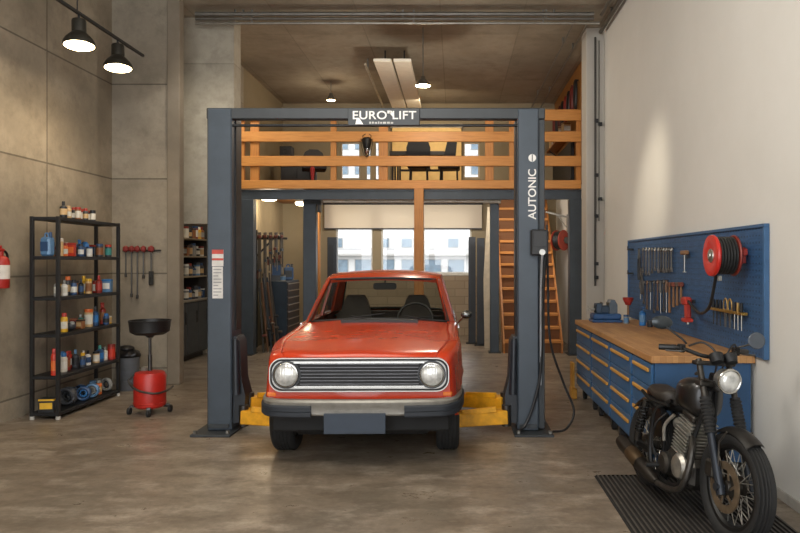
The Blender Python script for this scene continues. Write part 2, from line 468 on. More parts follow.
short_post(328, 337, 13.5, 2.09, 'short dark lift post in front of the left rear window')
short_post(468.5, 475.5, 13.4, 2.09, 'short dark lift post at the right rear window, nearer the glass')
short_post(477, 484.5, 13.1, 2.06, 'short dark lift post right of its twin, beside the pale leaning board')
# pale board leaning beside the steel post
bd = MB(); a = P(484.6, 327, 12.6); b = P(487.2, 208, 12.75)
bd.prism([(a[0], .0), (a[0]+.1, .0), (b[0]+.06, 2.62), (b[0]+.0, 2.62), (a[0]-.02, 1.3)], 'xz', 12.6, 12.64)
bd.build('board', mat('#b7ab96', .6), label='pale narrow board standing upright beside the steel post at the stairs', cat='board')
# timber door post left of the windows
MB().box(-2.98, -2.85, 14.3, 14.42, 0, 2.86, .005).build('timber_post', W_Z, label='orange timber upright between the steel post and the left rear window', cat='post')
# roller blinds
BLT = NT('blind_fabric'); _d = BLT.n('ShaderNodeBsdfDiffuse'); _d.inputs[0].default_value = lin('#efe7d9'); _t = BLT.n('ShaderNodeBsdfTranslucent'); _t.inputs[0].default_value = lin('#f4ead8')
_x = BLT.n('ShaderNodeMixShader'); _x.inputs[0].default_value = .45; BLT.l(_d.outputs[0], _x.inputs[1]); BLT.l(_t.outputs[0], _x.inputs[2]); BLT.l(_x.outputs[0], BLT.out.inputs[0]); BLM = BLT.m
for x0, x1, lab in ((-2.82, -.80, 'wide cream roller blind lowered over the left rear windows'), (-.72, .58, 'narrower cream roller blind lowered over the right rear window')):
    t = thing('roller_blind', lab, 'blind', ((x0+x1)/2, 14.68, 2.33), 0, 'roller blinds over the rear windows'); w = (x1-x0)/2
    MB().box(-w, w, -.004, .004, .0, .52).build('fabric', BLM, t)
    MB().cyl((-w-.02, .0, .535), (w+.02, .0, .535), .03).build('roller', BLACKM, t)
    MB().box(-w, w, -.012, .012, -.03, 0).build('bottom_bar', BLACKM, t)
# pale pipe under the front beam
pp = thing('pipe', 'thin pale pipe running under the mezzanine beam above the rear windows', 'pipe', (-.7, 11.86, 2.655))
MB().cyl((-1.6, 0, 0), (1.2, 0, 0), .022).build('tube', mat('#c8c0b0', .4), pp)
MB().cyl((1.2, 0, 0), (1.5, 0, 0), .034).build('sleeve', mat('#b9b1a2', .4), pp)
for x in (-1.2, 0, 1.2): MB().box(x-.01, x+.01, -.01, .01, .02, .215).build('hanger', GALV, pp)

# ------------------------------------------------------------------ ceiling services
def pipe(label, p0, p1, r, m=GALV, hang=None, name='ceiling_pipe'):
    t = thing(name, label, 'pipe', p0); d = Vector(p1)-Vector(p0)
    MB().cyl((0, 0, 0), d, r).build('tube', m, t)
    for f in hang or ():
        q = d*f; MB().box(q.x-.012, q.x+.012, q.y-.012, q.y+.012, r*.6, CZ-p0[2]).build('hanger', GALV, t)
pipe('thick galvanised pipe crossing under the ceiling, upper one of three', (-3.55, 9.3, 4.99), (1.9, 9.3, 4.99), .03, GALV, (.1, .5, .9))
pipe('thick galvanised pipe crossing under the ceiling, middle one of three', (-3.55, 9.3, 4.925), (1.9, 9.3, 4.925), .022, mat('#6a675f', .5, .5), (.12, .52, .88))
pipe('galvanised pipe crossing under the ceiling, lowest and brightest of three', (-3.55, 9.3, 4.865), (1.98, 9.3, 4.865), .019, mat('#98958c', .35, .7), (.14, .54, .86))
pipe('thin conduit running back under the ceiling, further from the white wall', (1.66, 9.4, 4.95), (1.66, 14.7, 4.95), .013, GALV, (.2, .8))
pipe('thin conduit running back under the ceiling, nearer to the white wall', (1.86, 9.4, 4.95), (1.86, 14.7, 4.95), .013, GALV, (.25, .75))
pipe('dark conduit along the top of the white wall towards the viewer', (2.12, 3, 4.95), (2.12, 9.9, 4.95), .028, mat('#5c5a55', .5, .5), (.3, .9))
pipe('second dark conduit along the top of the white wall, inner one', (2.0, 3, 4.98), (2.0, 9.3, 4.98), .02, mat('#6a6862', .5, .5), (.3, .9))
pipe('thin pipe hanging under the ceiling left of the pale ceiling panels', (-1.48, 11.2, 4.86), (-1.48, 14.7, 4.78), .02, mat('#a59a86', .5), (.1,))
# vertical conduits on the pilaster
for k, (x, top, bot, lab) in enumerate(((2.06, 4.9, 1.25, 'dark vertical conduit with clips on the right pilaster'), (2.115, 4.85, 2.2, 'thin grey vertical conduit beside the dark one on the right pilaster'))):
    t = thing('wall_conduit', lab, 'conduit', (x, 9.985, bot))
    MB().cyl((0, 0, 0), (0, 0, top-bot), .016 if k == 0 else .011).build('tube', mat('#45433f', .5, .4) if k == 0 else GALV, t)
    for q in (.1, .3, 1.0, 1.6, 2.4) if k == 0 else (.3, 1.4): MB().box(-.012, .045, -.025, .034, q, q+.05, .004).build('clip', BLACKM, t)
# pale panels at the ceiling
for x0, x1, lab in ((-1.28, -1.00, 'left one of two long pale ceiling panels over the mezzanine'), (-.965, -.69, 'right one of two long pale ceiling panels over the mezzanine')):
    t = thing('ceiling_panel', lab, 'ceiling panel', ((x0+x1)/2, 12.6, 4.74), 0, 'pale ceiling panels'); w = (x1-x0)/2
    MB().box(-w, w, -1.95, 1.95, 0, .05, .006).build('panel', mat('#e6dfd0', .6, 0, .04), t)
    for yy in (-1.5, 1.5): MB().box(-.01, .01, yy-.01, yy+.01, .05, .31).build('hanger', BLACKM, t)
# ------------------------------------------------------------------ lamps
L_WARM = emit('#ffe2b0', 14); L_SOFT = emit('#ffe6bd', 9, 'tube_light')
SHADE = mat('#2a2822', .5, .3, .1)
tb = thing('track_bar', 'slim black lighting bar hanging near the left wall, holding two lamps', 'lighting bar', (-3.75, 7.2, 4.08))
MB().box(-.014, .014, -1.6, .98, -.014, .014).build('bar', BLACKM, tb)
for yy in (-.45, -1.5): MB().cyl((0, yy, .014), (0, yy, CZ-4.08), .006).build('rod', BLACKM, tb)
for k, (y, zt, lab) in enumerate(((6.78, 4.03, 'dark bell-shaped spotlight on the bar, nearer the viewer and higher'), (7.56, 4.03, 'dark bell-shaped spotlight at the far end of the lighting bar'))):
    t = thing('track_lamp', lab, 'lamp', (-3.75, y, zt), 0, 'bell lamps on the lighting bar', rot=(radians(-6), radians(-4), 0))
    MB().lathe([(.0, -.02), (.062, -.02), (.066, -.035), (.066, -.15), (.075, -.16), (.125, -.215), (.148, -.26), (.15, -.29), (.14, -.29), (.11, -.22), (.05, -.17)], n=28).build('lamp_shade', SHADE, t)
    MB().lathe([(.0, -.278), (.137, -.278), (.137, -.285), (.0, -.285)], n=28).build('diffuser', L_WARM, t)
    MB().cyl((0, 0, -.02), (0, 0, .05), .012).build('swivel', BLACKM, t)
for (x, y, d, ztop, r, lab) in ((423, 86, 10.0, CZ, .115, 'cone pendant lamp on a long stem above the lift sign'), (331, 100.5, 13.0, CZ, .09, 'small pendant lamp close to the ceiling above the mezzanine')):
    p = P(x, y, d); t = thing('pendant_lamp', lab, 'lamp', p)
    MB().lathe([(.03, .14), (.04, .1), (r*.85, .035), (r, .0), (r-.006, .0), (.03, .09)], n=24).build('lamp_shade', mat('#6b655a', .4, .5), t)
    MB().lathe([(0, .012), (r*.9, .012), (r*.9, .004), (0, .004)], n=24).build('diffuser', L_WARM, t)
    MB().cyl((0, 0, .13), (0, 0, ztop-p[2]), .008).build('stem', GALV, t)
for (x, y, d, w, lab) in ((269, 202, 12.7, .17, 'glowing oval light under the mezzanine by the left column'), (301, 203, 13.8, .12, 'smaller glowing light under the mezzanine near the rear post')):
    p = P(x, y, d); t = thing('ceiling_light', lab, 'lamp', (p[0], p[1], 2.87))
    MB().lathe([(0, 0), (w, 0), (w*1.02, -.05), (w*.97, -.06)], n=24).build('housing', mat('#9a958a', .5), t)
    MB().lathe([(0, -.055), (w*.95, -.06), (w*.9, -.1), (w*.6, -.125), (0, -.13)], n=24).build('diffuser', L_SOFT, t)

def lamp(kind, loc, power, col=(1, .84, .62), size=.3, to=None, size_y=None, spot=None, blend=.6, spread=None):
    d = bpy.data.lights.new('light', kind); d.energy = power; d.color = col
    if kind == 'AREA':
        d.size = size
        if size_y: d.shape = 'RECTANGLE'; d.size_y = size_y
        if spread: d.spread = spread
    else: d.shadow_soft_size = size
    if kind == 'SPOT': d.spot_size = radians(spot or 90); d.spot_blend = blend
    o = bpy.data.objects.new('light', d); COL.objects.link(o); o.location = loc
    if to is not None: o.rotation_euler = (Vector(to)-Vector(loc)).to_track_quat('-Z', 'Y').to_euler()
    return o
# ------------------------------------------------------------------ two-post lift
lf = thing('two_post_lift', 'blue-grey two-post car lift with lettered crossbeam straddling the red car', 'car lift', (-.74, 6.5, 0))
tl = T(-.74, 6.5, 0)
LET = mat('#e6e4df', .5, 0, .02)
def lmb(): return MB().tf(tl)
def post(x0, x1, inner):
    p = lmb()
    p.box(x0, x1, 6.36, 6.66, .02, 3.04, .012)
    po = p.build('post', STEEL, lf)
    e = x1 if inner > 0 else x0
    lmb().box(min(e, e+inner*.012), max(e, e+inner*.012), 6.46, 6.62, .95, 2.95, .004).build('carriage_slot', BLACKM, po)
    bp = lmb().box(x0-(.10 if inner > 0 else .04), x1+(.04 if inner > 0 else .12), 6.2, 6.74, 0, .022, .004)
    bo = bp.build('base_plate', STEELD, po)
    for bx, by in ((x0-.07 if inner > 0 else x1+.09, 6.25), (x1 if inner > 0 else x0, 6.25), (x0-.07 if inner > 0 else x1+.09, 6.7)):
        lmb().cyl((bx, by, .022), (bx, by, .05), .018, n=6).build('bolt', GALV, po)
    lmb().box(x0+.02, x1-.02, 6.335, 6.36, .05, .085, .003).build('foot_bracket', STEELD, po)
    return po
pl = post(-2.32, -2.09, 1)
pr = post(.585, .785, -1)
# side cable duct of the right post
lmb().box(.787, .845, 6.40, 6.62, .03, 3.02, .005).build('cable_duct', STEELD, pr)
# crossbeam
cb = lmb().box(-2.33, .845, 6.37, 6.46, 2.94, 3.045, .008)
cbo = cb.build('crossbeam', STEELD, lf)
lmb().cyl((-2.09, 6.40, 2.885), (.585, 6.40, 2.885), .013).build('sync_rod', BLACKM, lf)
sg = lmb().box(-1.0, -.33, 6.345, 6.37, 2.875, 3.035, .004).build('sign_plate', STEELD, lf)
RX = Matrix.Rotation(pi/2, 4, 'X')
def put(x, y, z, extra=None): return Matrix.Translation((x+.74, y-6.5, z)) @ RX @ (extra or Matrix.Identity(4))
lettering('lettering', 'EURO', .108, LET, sg, put(-.797, 6.343, 2.966, Matrix.Diagonal((1.12, 1, 1, 1))), .001, 1.05)
lettering('lettering', 'LIFT', .108, LET, sg, put(-.475, 6.343, 2.966, Matrix.Diagonal((1.12, 1, 1, 1))), .001, 1.05)
mk = lmb(); mk.box(-.63, -.60, 6.341, 6.344, 2.985, 3.012).build('emblem', LET, sg)
lmb().prism([(-.615, 2.992), (-.59, 3.012), (-.565, 2.952), (-.575, 2.948)], 'xz', 6.341, 6.344).build('emblem', LET, sg)
lmb().prism([(-.93, 2.885), (-.855, 2.885), (-.895, 2.945), (-.915, 2.945)], 'xz', 6.341, 6.344).build('emblem', LET, sg)
random.seed(3); x = -.80
while x < -.58:
    w_ = random.uniform(.012, .03); lmb().box(x, x+w_, 6.342, 6.344, 2.89, 2.905+random.uniform(0, .006)).build('small_print', mat('#b9b8b4', .5), sg); x += w_+.008
# vertical lettering on the right post
RV = Matrix.Rotation(pi/2, 4, 'Z')
lettering('lettering', 'AUTONIC', .104, LET, pr, put(.725, 6.357, 2.235, RV), .001, 1.0)
em = lmb().lathe([(0, 0), (.036, 0), (.036, .003), (0, .003)], (.722, 6.359, 2.573), (0, -1, 0), 20)
emo = em.build('emblem', LET, pr); lmb().box(.718, .726, 6.353, 6.3565, 2.54, 2.606).build('emblem_bar', STEELD, emo)
# warning stickers on the left post
LR = mat('#b5483c', .6); LW = mat('#c9c6c0', .6); LG = mat('#8f8f8f', .6)
s1 = lmb().box(-2.272, -2.165, 6.356, 6.36, 1.56, 1.715).build('warning_label', LW, pl)
lmb().box(-2.272, -2.165, 6.354, 6.3562, 1.675, 1.715).build('red_header', LR, s1, label='red header of the warning label')
lmb().box(-2.272, -2.165, 6.354, 6.3562, 1.615, 1.635).build('red_band', LR, s1, label='red band of the warning label')
s2 = lmb().box(-2.268, -2.17, 6.356, 6.36, 1.26, 1.555).build('instruction_label', LW, pl)
for k in range(9): lmb().box(-2.258, -2.258+.075*(1 if k % 3 else .6), 6.354, 6.3562, 1.285+k*.03, 1.295+k*.03).build('text_line', LG, s2)
# carriages and arms
def carriage(x, sx):
    c = lmb()
    c.prism([(x, .08), (x+sx*.10, .10), (x+sx*.115, .34), (x+sx*.075, .50), (x+sx*.06, .85), (x+sx*.03, .90), (x, .90)], 'xz', 6.40, 6.62)
    co = c.build('carriage', mat('#23272c', .45, .2), lf)
    lmb().cyl((x+sx*.04, 6.37, .36), (x+sx*.03, 6.37, .88), .036, .026).build('guard_tube', mat('#262a30', .4, .2), co)
    return co
def arm(x, y, ex, ey, z0, z1, w):
    a = lmb(); a.bar((x, y, (z0+z1)/2), (ex, ey, (z0+z1)/2-.02), w, z1-z0, .008); ao = a.build('arm', YELLOW, lf)
    d = Vector((ex-x, ey-y, 0)).normalized(); q = Vector((x, y, 0))+d*.25
    lmb().bar((q.x, q.y, z1-.035), (ex+d.x*.18, ey+d.y*.18, z1-.055), w*.68, .07, .006).build('arm_extension', YELLOW, ao)
    lmb().cyl((ex+d.x*.14, ey+d.y*.14, z1-.05), (ex+d.x*.14, ey+d.y*.14, z1+.035), .055).build('lift_pad', RUBBER, ao, label='black rubber lift pad')
    lmb().cyl((x, y, z0-.03), (x, y, z1+.04), .045).build('hinge_pin', DARKM, ao)
    lmb().bar((x+d.x*.1, y+d.y*.1-.09, z1+.02), (x+d.x*.42, y+d.y*.42-.05, z1-.01), .03, .05, .005).build('latch_bar', YELLOW, ao)
for x, sx in ((-2.088, 1), (.583, -1)):
    carriage(x, sx)
    arm(x+sx*.10, 6.40, x+sx*.68, 6.33, .09, .215, .17)
    arm(x+sx*.10, 6.58, x+sx*.62, 6.86, .18, .30, .15)
# control box, its cables
bx = lmb().box(.70, .86, 6.25, 6.345, 1.66, 1.90, .012).build('control_box', mat('#1f2022', .5), lf)
lmb().box(.72, .84, 6.243, 6.25, 1.74, 1.88, .003).build('cover', BLACK, bx)
lmb().cyl((.80, 6.25, 1.69), (.80, 6.225, 1.69), .028).build('switch_knob', mat('#aaa8a2', .3, .6), bx)
lmb().tube(smooth_path([(.80, 6.235, 1.67), (.795, 6.30, 1.3), (.80, 6.34, .8), (.80, 6.35, .45)]), .011).build('cable', mat('#8b8d90', .4, .3), lf, label='thin grey cable')
lmb().tube(smooth_path([(.835, 6.27, 1.66), (.815, 6.33, 1.2), (.80, 6.345, .6), (.74, 6.33, .3), (.66, 6.31, .1), (.60, 6.28, .05)]), .014).build('cable', BLACK, lf)
lmb().tube(smooth_path([(.865, 6.4, 1.95), (.875, 6.4, 1.4), (.90, 6.42, .85), (1.03, 6.45, .45), (1.12, 6.4, .2), (1.03, 6.3, .055), (.90, 6.25, .04)]), .011).build('cable', BLACK, lf)

# ------------------------------------------------------------------ red car
CARP = NT('faded_orange_red_paint')
v_ = CARP.coord(); f_ = CARP.noise(v_, 2.5, 6, .65); g_ = CARP.noise(v_, 40, 4, .7)
c_ = CARP.ramp(f_, [(.3, lin('#ad2c0f')), (.7, lin('#c43c14'))]); c_ = CARP.mix(CARP.math('MULTIPLY', g_, .10), c_, lin('#8c4a35'))
CARP.l(c_, CARP.b.inputs['Base Color']); CARP.set(Roughness=.27)
CARP.set(Coat_Weight=.25, Coat_Roughness=.08); PAINT = CARP.m
car = thing('car', 'old orange-red saloon car with round headlights parked between the lift posts', 'car', (-.735, 5.2, 0), .016)
INT = mat('#2c2926', .8); SEAT = mat('#47403a', .75); TRIMB = mat('#131313', .5)
CARG = glass('car_glass', '#dfe2de', .06)
YF, YR, ZA, RA = .64, 3.09, .30, .355
def hwf(y):
    k = [(.05, .702), (.07, .72), (.10, .735), (.18, .752), (.35, .775), (.6, .797), (1.2, .812), (2.4, .818), (3.3, .80), (3.8, .77), (4.05, .735), (4.13, .70), (4.16, .67)]
    for (a, b), (c, d) in zip(k, k[1:]):
        if a <= y <= c: b2 = b+(d-b)*(y-a)/(c-a); break
    else: b2 = k[0][1] if y < .05 else k[-1][1]
    fl = max(0, 1-min(abs(y-YF), abs(y-YR))/.5); return b2+.022*fl*fl*(3-2*fl)
def interp(k, y):
    for (a, b), (c, d) in zip(k, k[1:]):
        if a <= y <= c: t = (y-a)/(c-a); return b+(d-b)*t
    return k[0][1] if y < k[0][0] else k[-1][1]
def zb(y):
    base = interp([(.05, .50), (.2, .44), (.35, .30), (1.1, .23), (2.6, .23), (3.5, .33), (4.16, .42)], y)
    for yw in (YF, YR):
        if abs(y-yw) < RA: base = max(base, ZA+sqrt(RA*RA-(y-yw)**2))
    return base
zsh = lambda y: interp([(.05, .848), (.07, .875), (.10, .888), (.2, .90), (.5, .925), (1.0, .962), (1.5, .99), (2.4, .995), (3.3, .985), (3.8, .955), (4.08, .925), (4.16, .88)], y)
zho = lambda y: interp([(.05, .85), (.07, .88), (.10, .896), (.2, .914), (.5, .95), (1.0, .995), (1.5, 1.035), (3.6, 1.0), (3.8, .985), (4.08, .945), (4.16, .89)], y)
ys = [.05, .07, .10, .18, .26]+[YF-RA+.001+2*(RA-.001)*i/14 for i in range(15)]+[1.05, 1.2, 1.35, 1.5, 1.55, 1.8, 2.1, 2.4, 2.6]+[YR-RA+.001+2*(RA-.001)*i/14 for i in range(15)]+[3.55, 3.6, 3.8, 3.95, 4.05, 4.08, 4.13, 4.16]
ys = sorted(set(ys))
def half(y, s):
    h = hwf(y); b = zb(y); z = zsh(y); zo = zho(y)
    z1 = max(.56, b+.015); z2 = max(.70, z1+.04)
    p = [(h-.03, b), (h-.002, b+.006), (h, z1), (h-.012, z2), (h-.022, z-.06), (h-.034, z-.02), (h-.062, z), (h-.118, z+.008), (h-.128, z-.003), (h-.138, z+.012), (.36, zo-.006), (0, zo)]
    return [Vector((s*a, y, c)) for a, c in p]
bd = MB()
for s in (-1, 1):
    rows = [half(y, s) for y in ys]
    for i in range(len(ys)-1):
        cabin = 1.5 <= ys[i] < 3.6
        k = 8 if cabin else 12
        bd.grid([rows[i][:k], rows[i+1][:k]])
    # nose and tail caps
    for r, dy in ((rows[0], 1), (rows[-1], -1)):
        c = Vector((0, r[0].y, r[0].z)); bd.add([c]+r, [[0, j, j+1] for j in range(1, len(r))])
body = bd.build('body', [PAINT], car, sharp=38)
# dark cowl slot
MB().prism([(-.34, 1.33), (.40, 1.33), (.38, 1.44), (-.32, 1.44)], 'xy', 1.005, 1.042).build('cowl_vent', TRIMB, car)
# underbody
MB().box(-.56, .56, .2, 4.0, .22, .80, .05).build('underbody', mat('#0f0f0f', .9), car)
MB().box(-.70, .70, .12, .2, .27, .5, .03).build('front_valance', mat('#141414', .8), car)
# front mask: recessed panel, slats, chrome frame, lamps
def rrect(x0, x1, z0, z1, r, n=7):
    out = []
    for cx, cz, a0 in ((x1-r, z1-r, 0), (x0+r, z1-r, 90), (x0+r, z0+r, 180), (x1-r, z0+r, 270)):
        for i in range(n+1):
            a = radians(a0+90*i/n); out.append((cx+r*cos(a), cz+r*sin(a)))
    return out
gx, g0, g1 = .69, .603, .862
MB().prism(rrect(-gx, gx, g0, g1, .095), 'xz', .035, .06).build('front_mask', mat('#0c0c0e', .6), car)
def ring(x0, x1, z0, z1, r, wd, y0, y1):
    o = rrect(x0, x1, z0, z1, r); i_ = rrect(x0+wd, x1-wd, z0+wd, z1-wd, max(.01, r-wd)); n = len(o); vs = []
    for y in (y0, y1):
        for q in (o, i_): vs += [(a, y, c) for a, c in q]
    fs = []
    for j in range(n):
        k = (j+1) % n
        fs += [[j, k, n+k, n+j], [2*n+j, 3*n+j, 3*n+k, 2*n+k], [j, 2*n+j, 2*n+k, k], [n+j, n+k, 3*n+k, 3*n+j]]
    return vs, fs
fr = MB(); fr.add(*ring(-gx, gx, g0, g1, .095, .007, .022, .06)); fr.build('grille_frame', mat('#c4bfb8', .3, .6, .05), car)
SIL = mat('#9d9c98', .3, .8, .06)
fr = MB(); fr.add(*ring(-gx+.022, gx-.022, g0+.022, g1-.022, .08, .016, .022, .05)); fr.build('grille_surround', SIL, car)
for k in range(7):
    z = .660+k*.0255
    MB().box(-.455, .455, .024, .04, z, z+.0045).build('grille_slat', mat('#6f6f72', .35, .7, .1), car)
MB().box(-.50, .50, .016, .045, .822, .833).build('grille_bar', CHROME, car)
MB().box(-.50, .50, .016, .045, .634, .650).build('grille_bar', CHROME, car)
def lens_mat():
    t = NT('headlamp_glass'); v = t.coord((1, 1, 1)); w = t.n('ShaderNodeTexWave'); w.inputs['Scale'].default_value = 16; w.bands_direction = 'X'
    t.l(v, w.inputs['Vector']); t.bump(w.outputs['Fac'], .35, .004)
    f = t.noise(v, 14, 3); t.l(t.ramp(f, [(.3, lin('#9b9d9b')), (.7, lin('#ecece8'))]), t.b.inputs['Base Color'])
    t.set(Roughness=.1, Metallic=.3, Coat_Weight=1.0); return t.m
LENS = lens_mat()
for s in (-1, 1):
    x = s*.558; z = .735
    MB().cyl((x, .05, z), (x, .02, z), .112, .108, 30).build('headlight_bezel', mat('#3a3b3d', .35, .6), car)
    hl = MB().lathe([(.086, 0), (.095, .0), (.097, .012), (.092, .02), (.086, .022)], (x, .022, z), (0, -1, 0), 30, True).build('headlight_ring', CHROME, car)
    MB().lathe([(.086, .0), (.084, .012), (.066, .024), (.034, .032), (0, .035)], (x, .020, z), (0, -1, 0), 30).build('headlight', LENS, car)
    MB().box(min(s*.64, s*.715), max(s*.64, s*.715), .045, .13, .562, .598, .012).build('indicator', mat('#cf6a1c', .25, 0, .1), car, label='orange indicator')
# bumper
path = [(-.79, .62), (-.782, .40), (-.758, .20), (-.73, .09), (-.68, .015), (-.60, -.03), (-.35, -.055), (0, -.065), (.35, -.055), (.60, -.03), (.68, .015), (.73, .09), (.758, .20), (.782, .40), (.79, .62)]
pth = smooth_path([(a, b, 0) for a, b in path], 4)
def sweep(pts, prof):
    vs = []; n = len(prof)
    for i, p in enumerate(pts):
        t = (pts[min(i+1, len(pts)-1)]-pts[max(i-1, 0)]).normalized(); nrm = Vector((t.y, -t.x, 0))
        for o, z in prof: vs.append(p+nrm*o+Vector((0, 0, z)))
    fs = [[i*n+j, i*n+(j+1) % n, (i+1)*n+(j+1) % n, (i+1)*n+j] for i in range(len(pts)-1) for j in range(n)]
    fs += [list(range(n)), [(len(pts)-1)*n+j for j in range(n)][::-1]]
    return vs, fs
BUMP = mat('#8f8c85', .42, .5, .12, 14)
b1 = MB(); b1.add(*sweep(pth, [(-.03, .44), (.0, .437), (.010, .45), (.010, .498), (.016, .512), (.02, .54), (.008, .555), (-.03, .558)])); bo = b1.build('bumper', BUMP, car)
for lo, hi in ((-.85, -.335), (.335, .85)):
    pts = [p for p in pth if lo <= p.x <= hi]
    b2 = MB(); b2.add(*sweep(pts, [(.008, .430), (.024, .426), (.032, .436), (.032, .462), (.027, .467), (.032, .472), (.032, .505), (.022, .516), (.008, .516)])); b2.build('bumper_rubber', mat('#23282f', .65, 0, .12), bo, label='dark rubber strip of the bumper')
MB().box(-.252, .212, -.098, -.082, .308, .462, .005).build('number_plate', mat('#2b3542', .55, 0, .06), car, label='blank dark blue number plate')
MB().box(-.2, .16, -.082, -.05, .40, .44).build('plate_bracket', TRIMB, car)
# wheels
def wheel(x, y, s):
    t = MB(); R, w = .302, .097
    prof = [(.19, -w*.8), (.24, -w), (.275, -w*.97), (.295, -w*.82)]
    for g in (-.055, -.028, .0, .028, .055): prof += [(R, g-.010), (R, g+.006), (R-.009, g+.008), (R-.009, g+.012), (R, g+.013)]
    prof += [(.295, w*.82), (.275, w*.97), (.24, w), (.19, w*.8)]
    t.lathe(prof, (x, y, .302), (s, 0, 0), 40, True); wo = t.build('wheel', RUBBER, car)
    MB().lathe([(0, .05), (.08, .055), (.1, .03), (.16, .02), (.185, .06), (.195, .066), (.195, -.06), (.0, -.06)], (x, y, .302), (s, 0, 0), 32).build('rim', mat('#6f6f6d', .35, .7), wo)
    MB().lathe([(0, .075), (.05, .07), (.075, .05), (.075, .03), (0, .03)], (x, y, .302), (s, 0, 0), 24).build('hubcap', CHROME, wo)
for x, s in ((-.682, -1), (.682, 1)):
    wheel(x, YF, s); wheel(x, YR, s)
    for yy in (YF, YR):
        MB().prism([(yy+.36*cos(a*pi/12), .30+.36*sin(a*pi/12)) for a in range(13)], 'yz', min(s*.56, s*.58), max(s*.56, s*.58)).build('wheel_arch_liner', TRIMB, car)
# greenhouse
rs_ = [(2.05, .565, 1.405), (2.10, .59, 1.425), (2.25, .607, 1.445), (2.6, .622, 1.462), (2.95, .618, 1.462), (3.2, .60, 1.44), (3.3, .575, 1.415)]
rf = MB(); rows = []
for y, h, z in rs_:
    arch = .048 if 2.1 < y < 3.25 else .03
    row = [Vector((-h-.012, y, z-.035)), Vector((-h-.010, y, z-.012))]
    for i in range(13):
        u = -1+2*i/12; row.append(Vector((u*h, y+(.045*u*u if y < 2.2 else (-.03*u*u if y > 3.1 else 0)), z+arch*(1-u*u)**.8*1.0)))
    row += [Vector((h+.010, y, z-.012)), Vector((h+.012, y, z-.035))]
    rows.append(row)
rf.grid(rows); under = [[p-Vector((0, 0, .03)) for p in r] for r in rows]; rf.grid(under)
rf.grid([rows[0], under[0]]); rf.grid([rows[-1], under[-1]])
rf.build('roof', PAINT, car, sharp=50)
WB = lambda u: Vector((u*.692, 1.50+.10*u*u, 1.038-.035*u*u)); WTp = lambda u: Vector((u*.572, 2.055+.05*u*u, 1.41+.018*(1-u*u)))
ws = MB(); ws.grid([[WB(u/8)*(1-k/6)+WTp(u/8)*(k/6)+Vector((0, -.012*sin(pi*k/6), .006*sin(pi*k/6))) for u in range(-8, 9)] for k in range(7)])
ws.build('windshield', CARG, car, fix=False)
loop = [WB(u/8) for u in range(-8, 9)]+[WTp(u/8) for u in range(8, -9, -1)]
MB().tube(loop, .014, 6, True).build('windshield_seal', TRIMB, car)
RB = lambda u: Vector((u*.66, 3.62-.06*u*u, 1.01-.02*u*u)); RT = lambda u: Vector((u*.56, 3.29-.04*u*u, 1.40+.015*(1-u*u)))
rw = MB(); rw.grid([[RB(u/8)*(1-k/4)+RT(u/8)*(k/4) for u in range(-8, 9)] for k in range(5)]); rw.build('rear_window', CARG, car, fix=False)
MB().tube([RB(u/8) for u in range(-8, 9)]+[RT(u/8) for u in range(8, -9, -1)], .014, 6, True).build('rear_window_seal', TRIMB, car)
for s in (-1, 1):
    V = lambda x, y, z: Vector((s*x, y, z))
    MB().add([V(.695, 1.56, .985), V(.76, 1.72, .985), V(.622, 2.18, 1.42), V(.572, 2.08, 1.425), V(.675, 1.60, .985), V(.735, 1.75, .985), V(.605, 2.18, 1.405), V(.56, 2.10, 1.405)],
             [[0, 1, 2, 3], [4, 7, 6, 5], [0, 4, 5, 1], [1, 5, 6, 2], [2, 6, 7, 3], [3, 7, 4, 0]]).build('windshield_pillar', PAINT, car)
    MB().add([V(.765, 2.58, .985), V(.765, 2.68, .985), V(.632, 2.66, 1.43), V(.632, 2.60, 1.43), V(.74, 2.58, .985), V(.74, 2.68, .985), V(.61, 2.66, 1.43), V(.61, 2.60, 1.43)],
             [[0, 1, 2, 3], [4, 7, 6, 5], [0, 4, 5, 1], [1, 5, 6, 2], [2, 6, 7, 3], [3, 7, 4, 0]]).build('door_pillar', PAINT, car)
    MB().add([V(.765, 3.28, .98), V(.68, 3.66, .985), V(.575, 3.30, 1.41), V(.63, 3.12, 1.43), V(.74, 3.30, .98), V(.655, 3.60, .985), V(.555, 3.26, 1.40), V(.61, 3.12, 1.41)],
             [[0, 1, 2, 3], [4, 7, 6, 5], [0, 4, 5, 1], [1, 5, 6, 2], [2, 6, 7, 3], [3, 7, 4, 0]]).build('rear_pillar', PAINT, car)
    for a, b, c, d in ((1.72, 2.58, 2.60, 2.18), (2.68, 3.28, 3.12, 2.66)):
        MB().add([V(.752, a, .99), V(.752, b, .99), V(.622, c, 1.425), V(.618, d, 1.42)], [[0, 1, 2, 3]]).build('side_window', CARG, car, fix=False)
    MB().box(min(s*.80, s*.825), max(s*.80, s*.825), 2.35, 2.5, .86, .89, .006).build('door_handle', CHROME, car)
    MB().tube([V(.765, 1.55, .99), V(.768, 2.5, 1.0), V(.762, 3.3, .99)], .009, 6).build('belt_trim', CHROME, car)
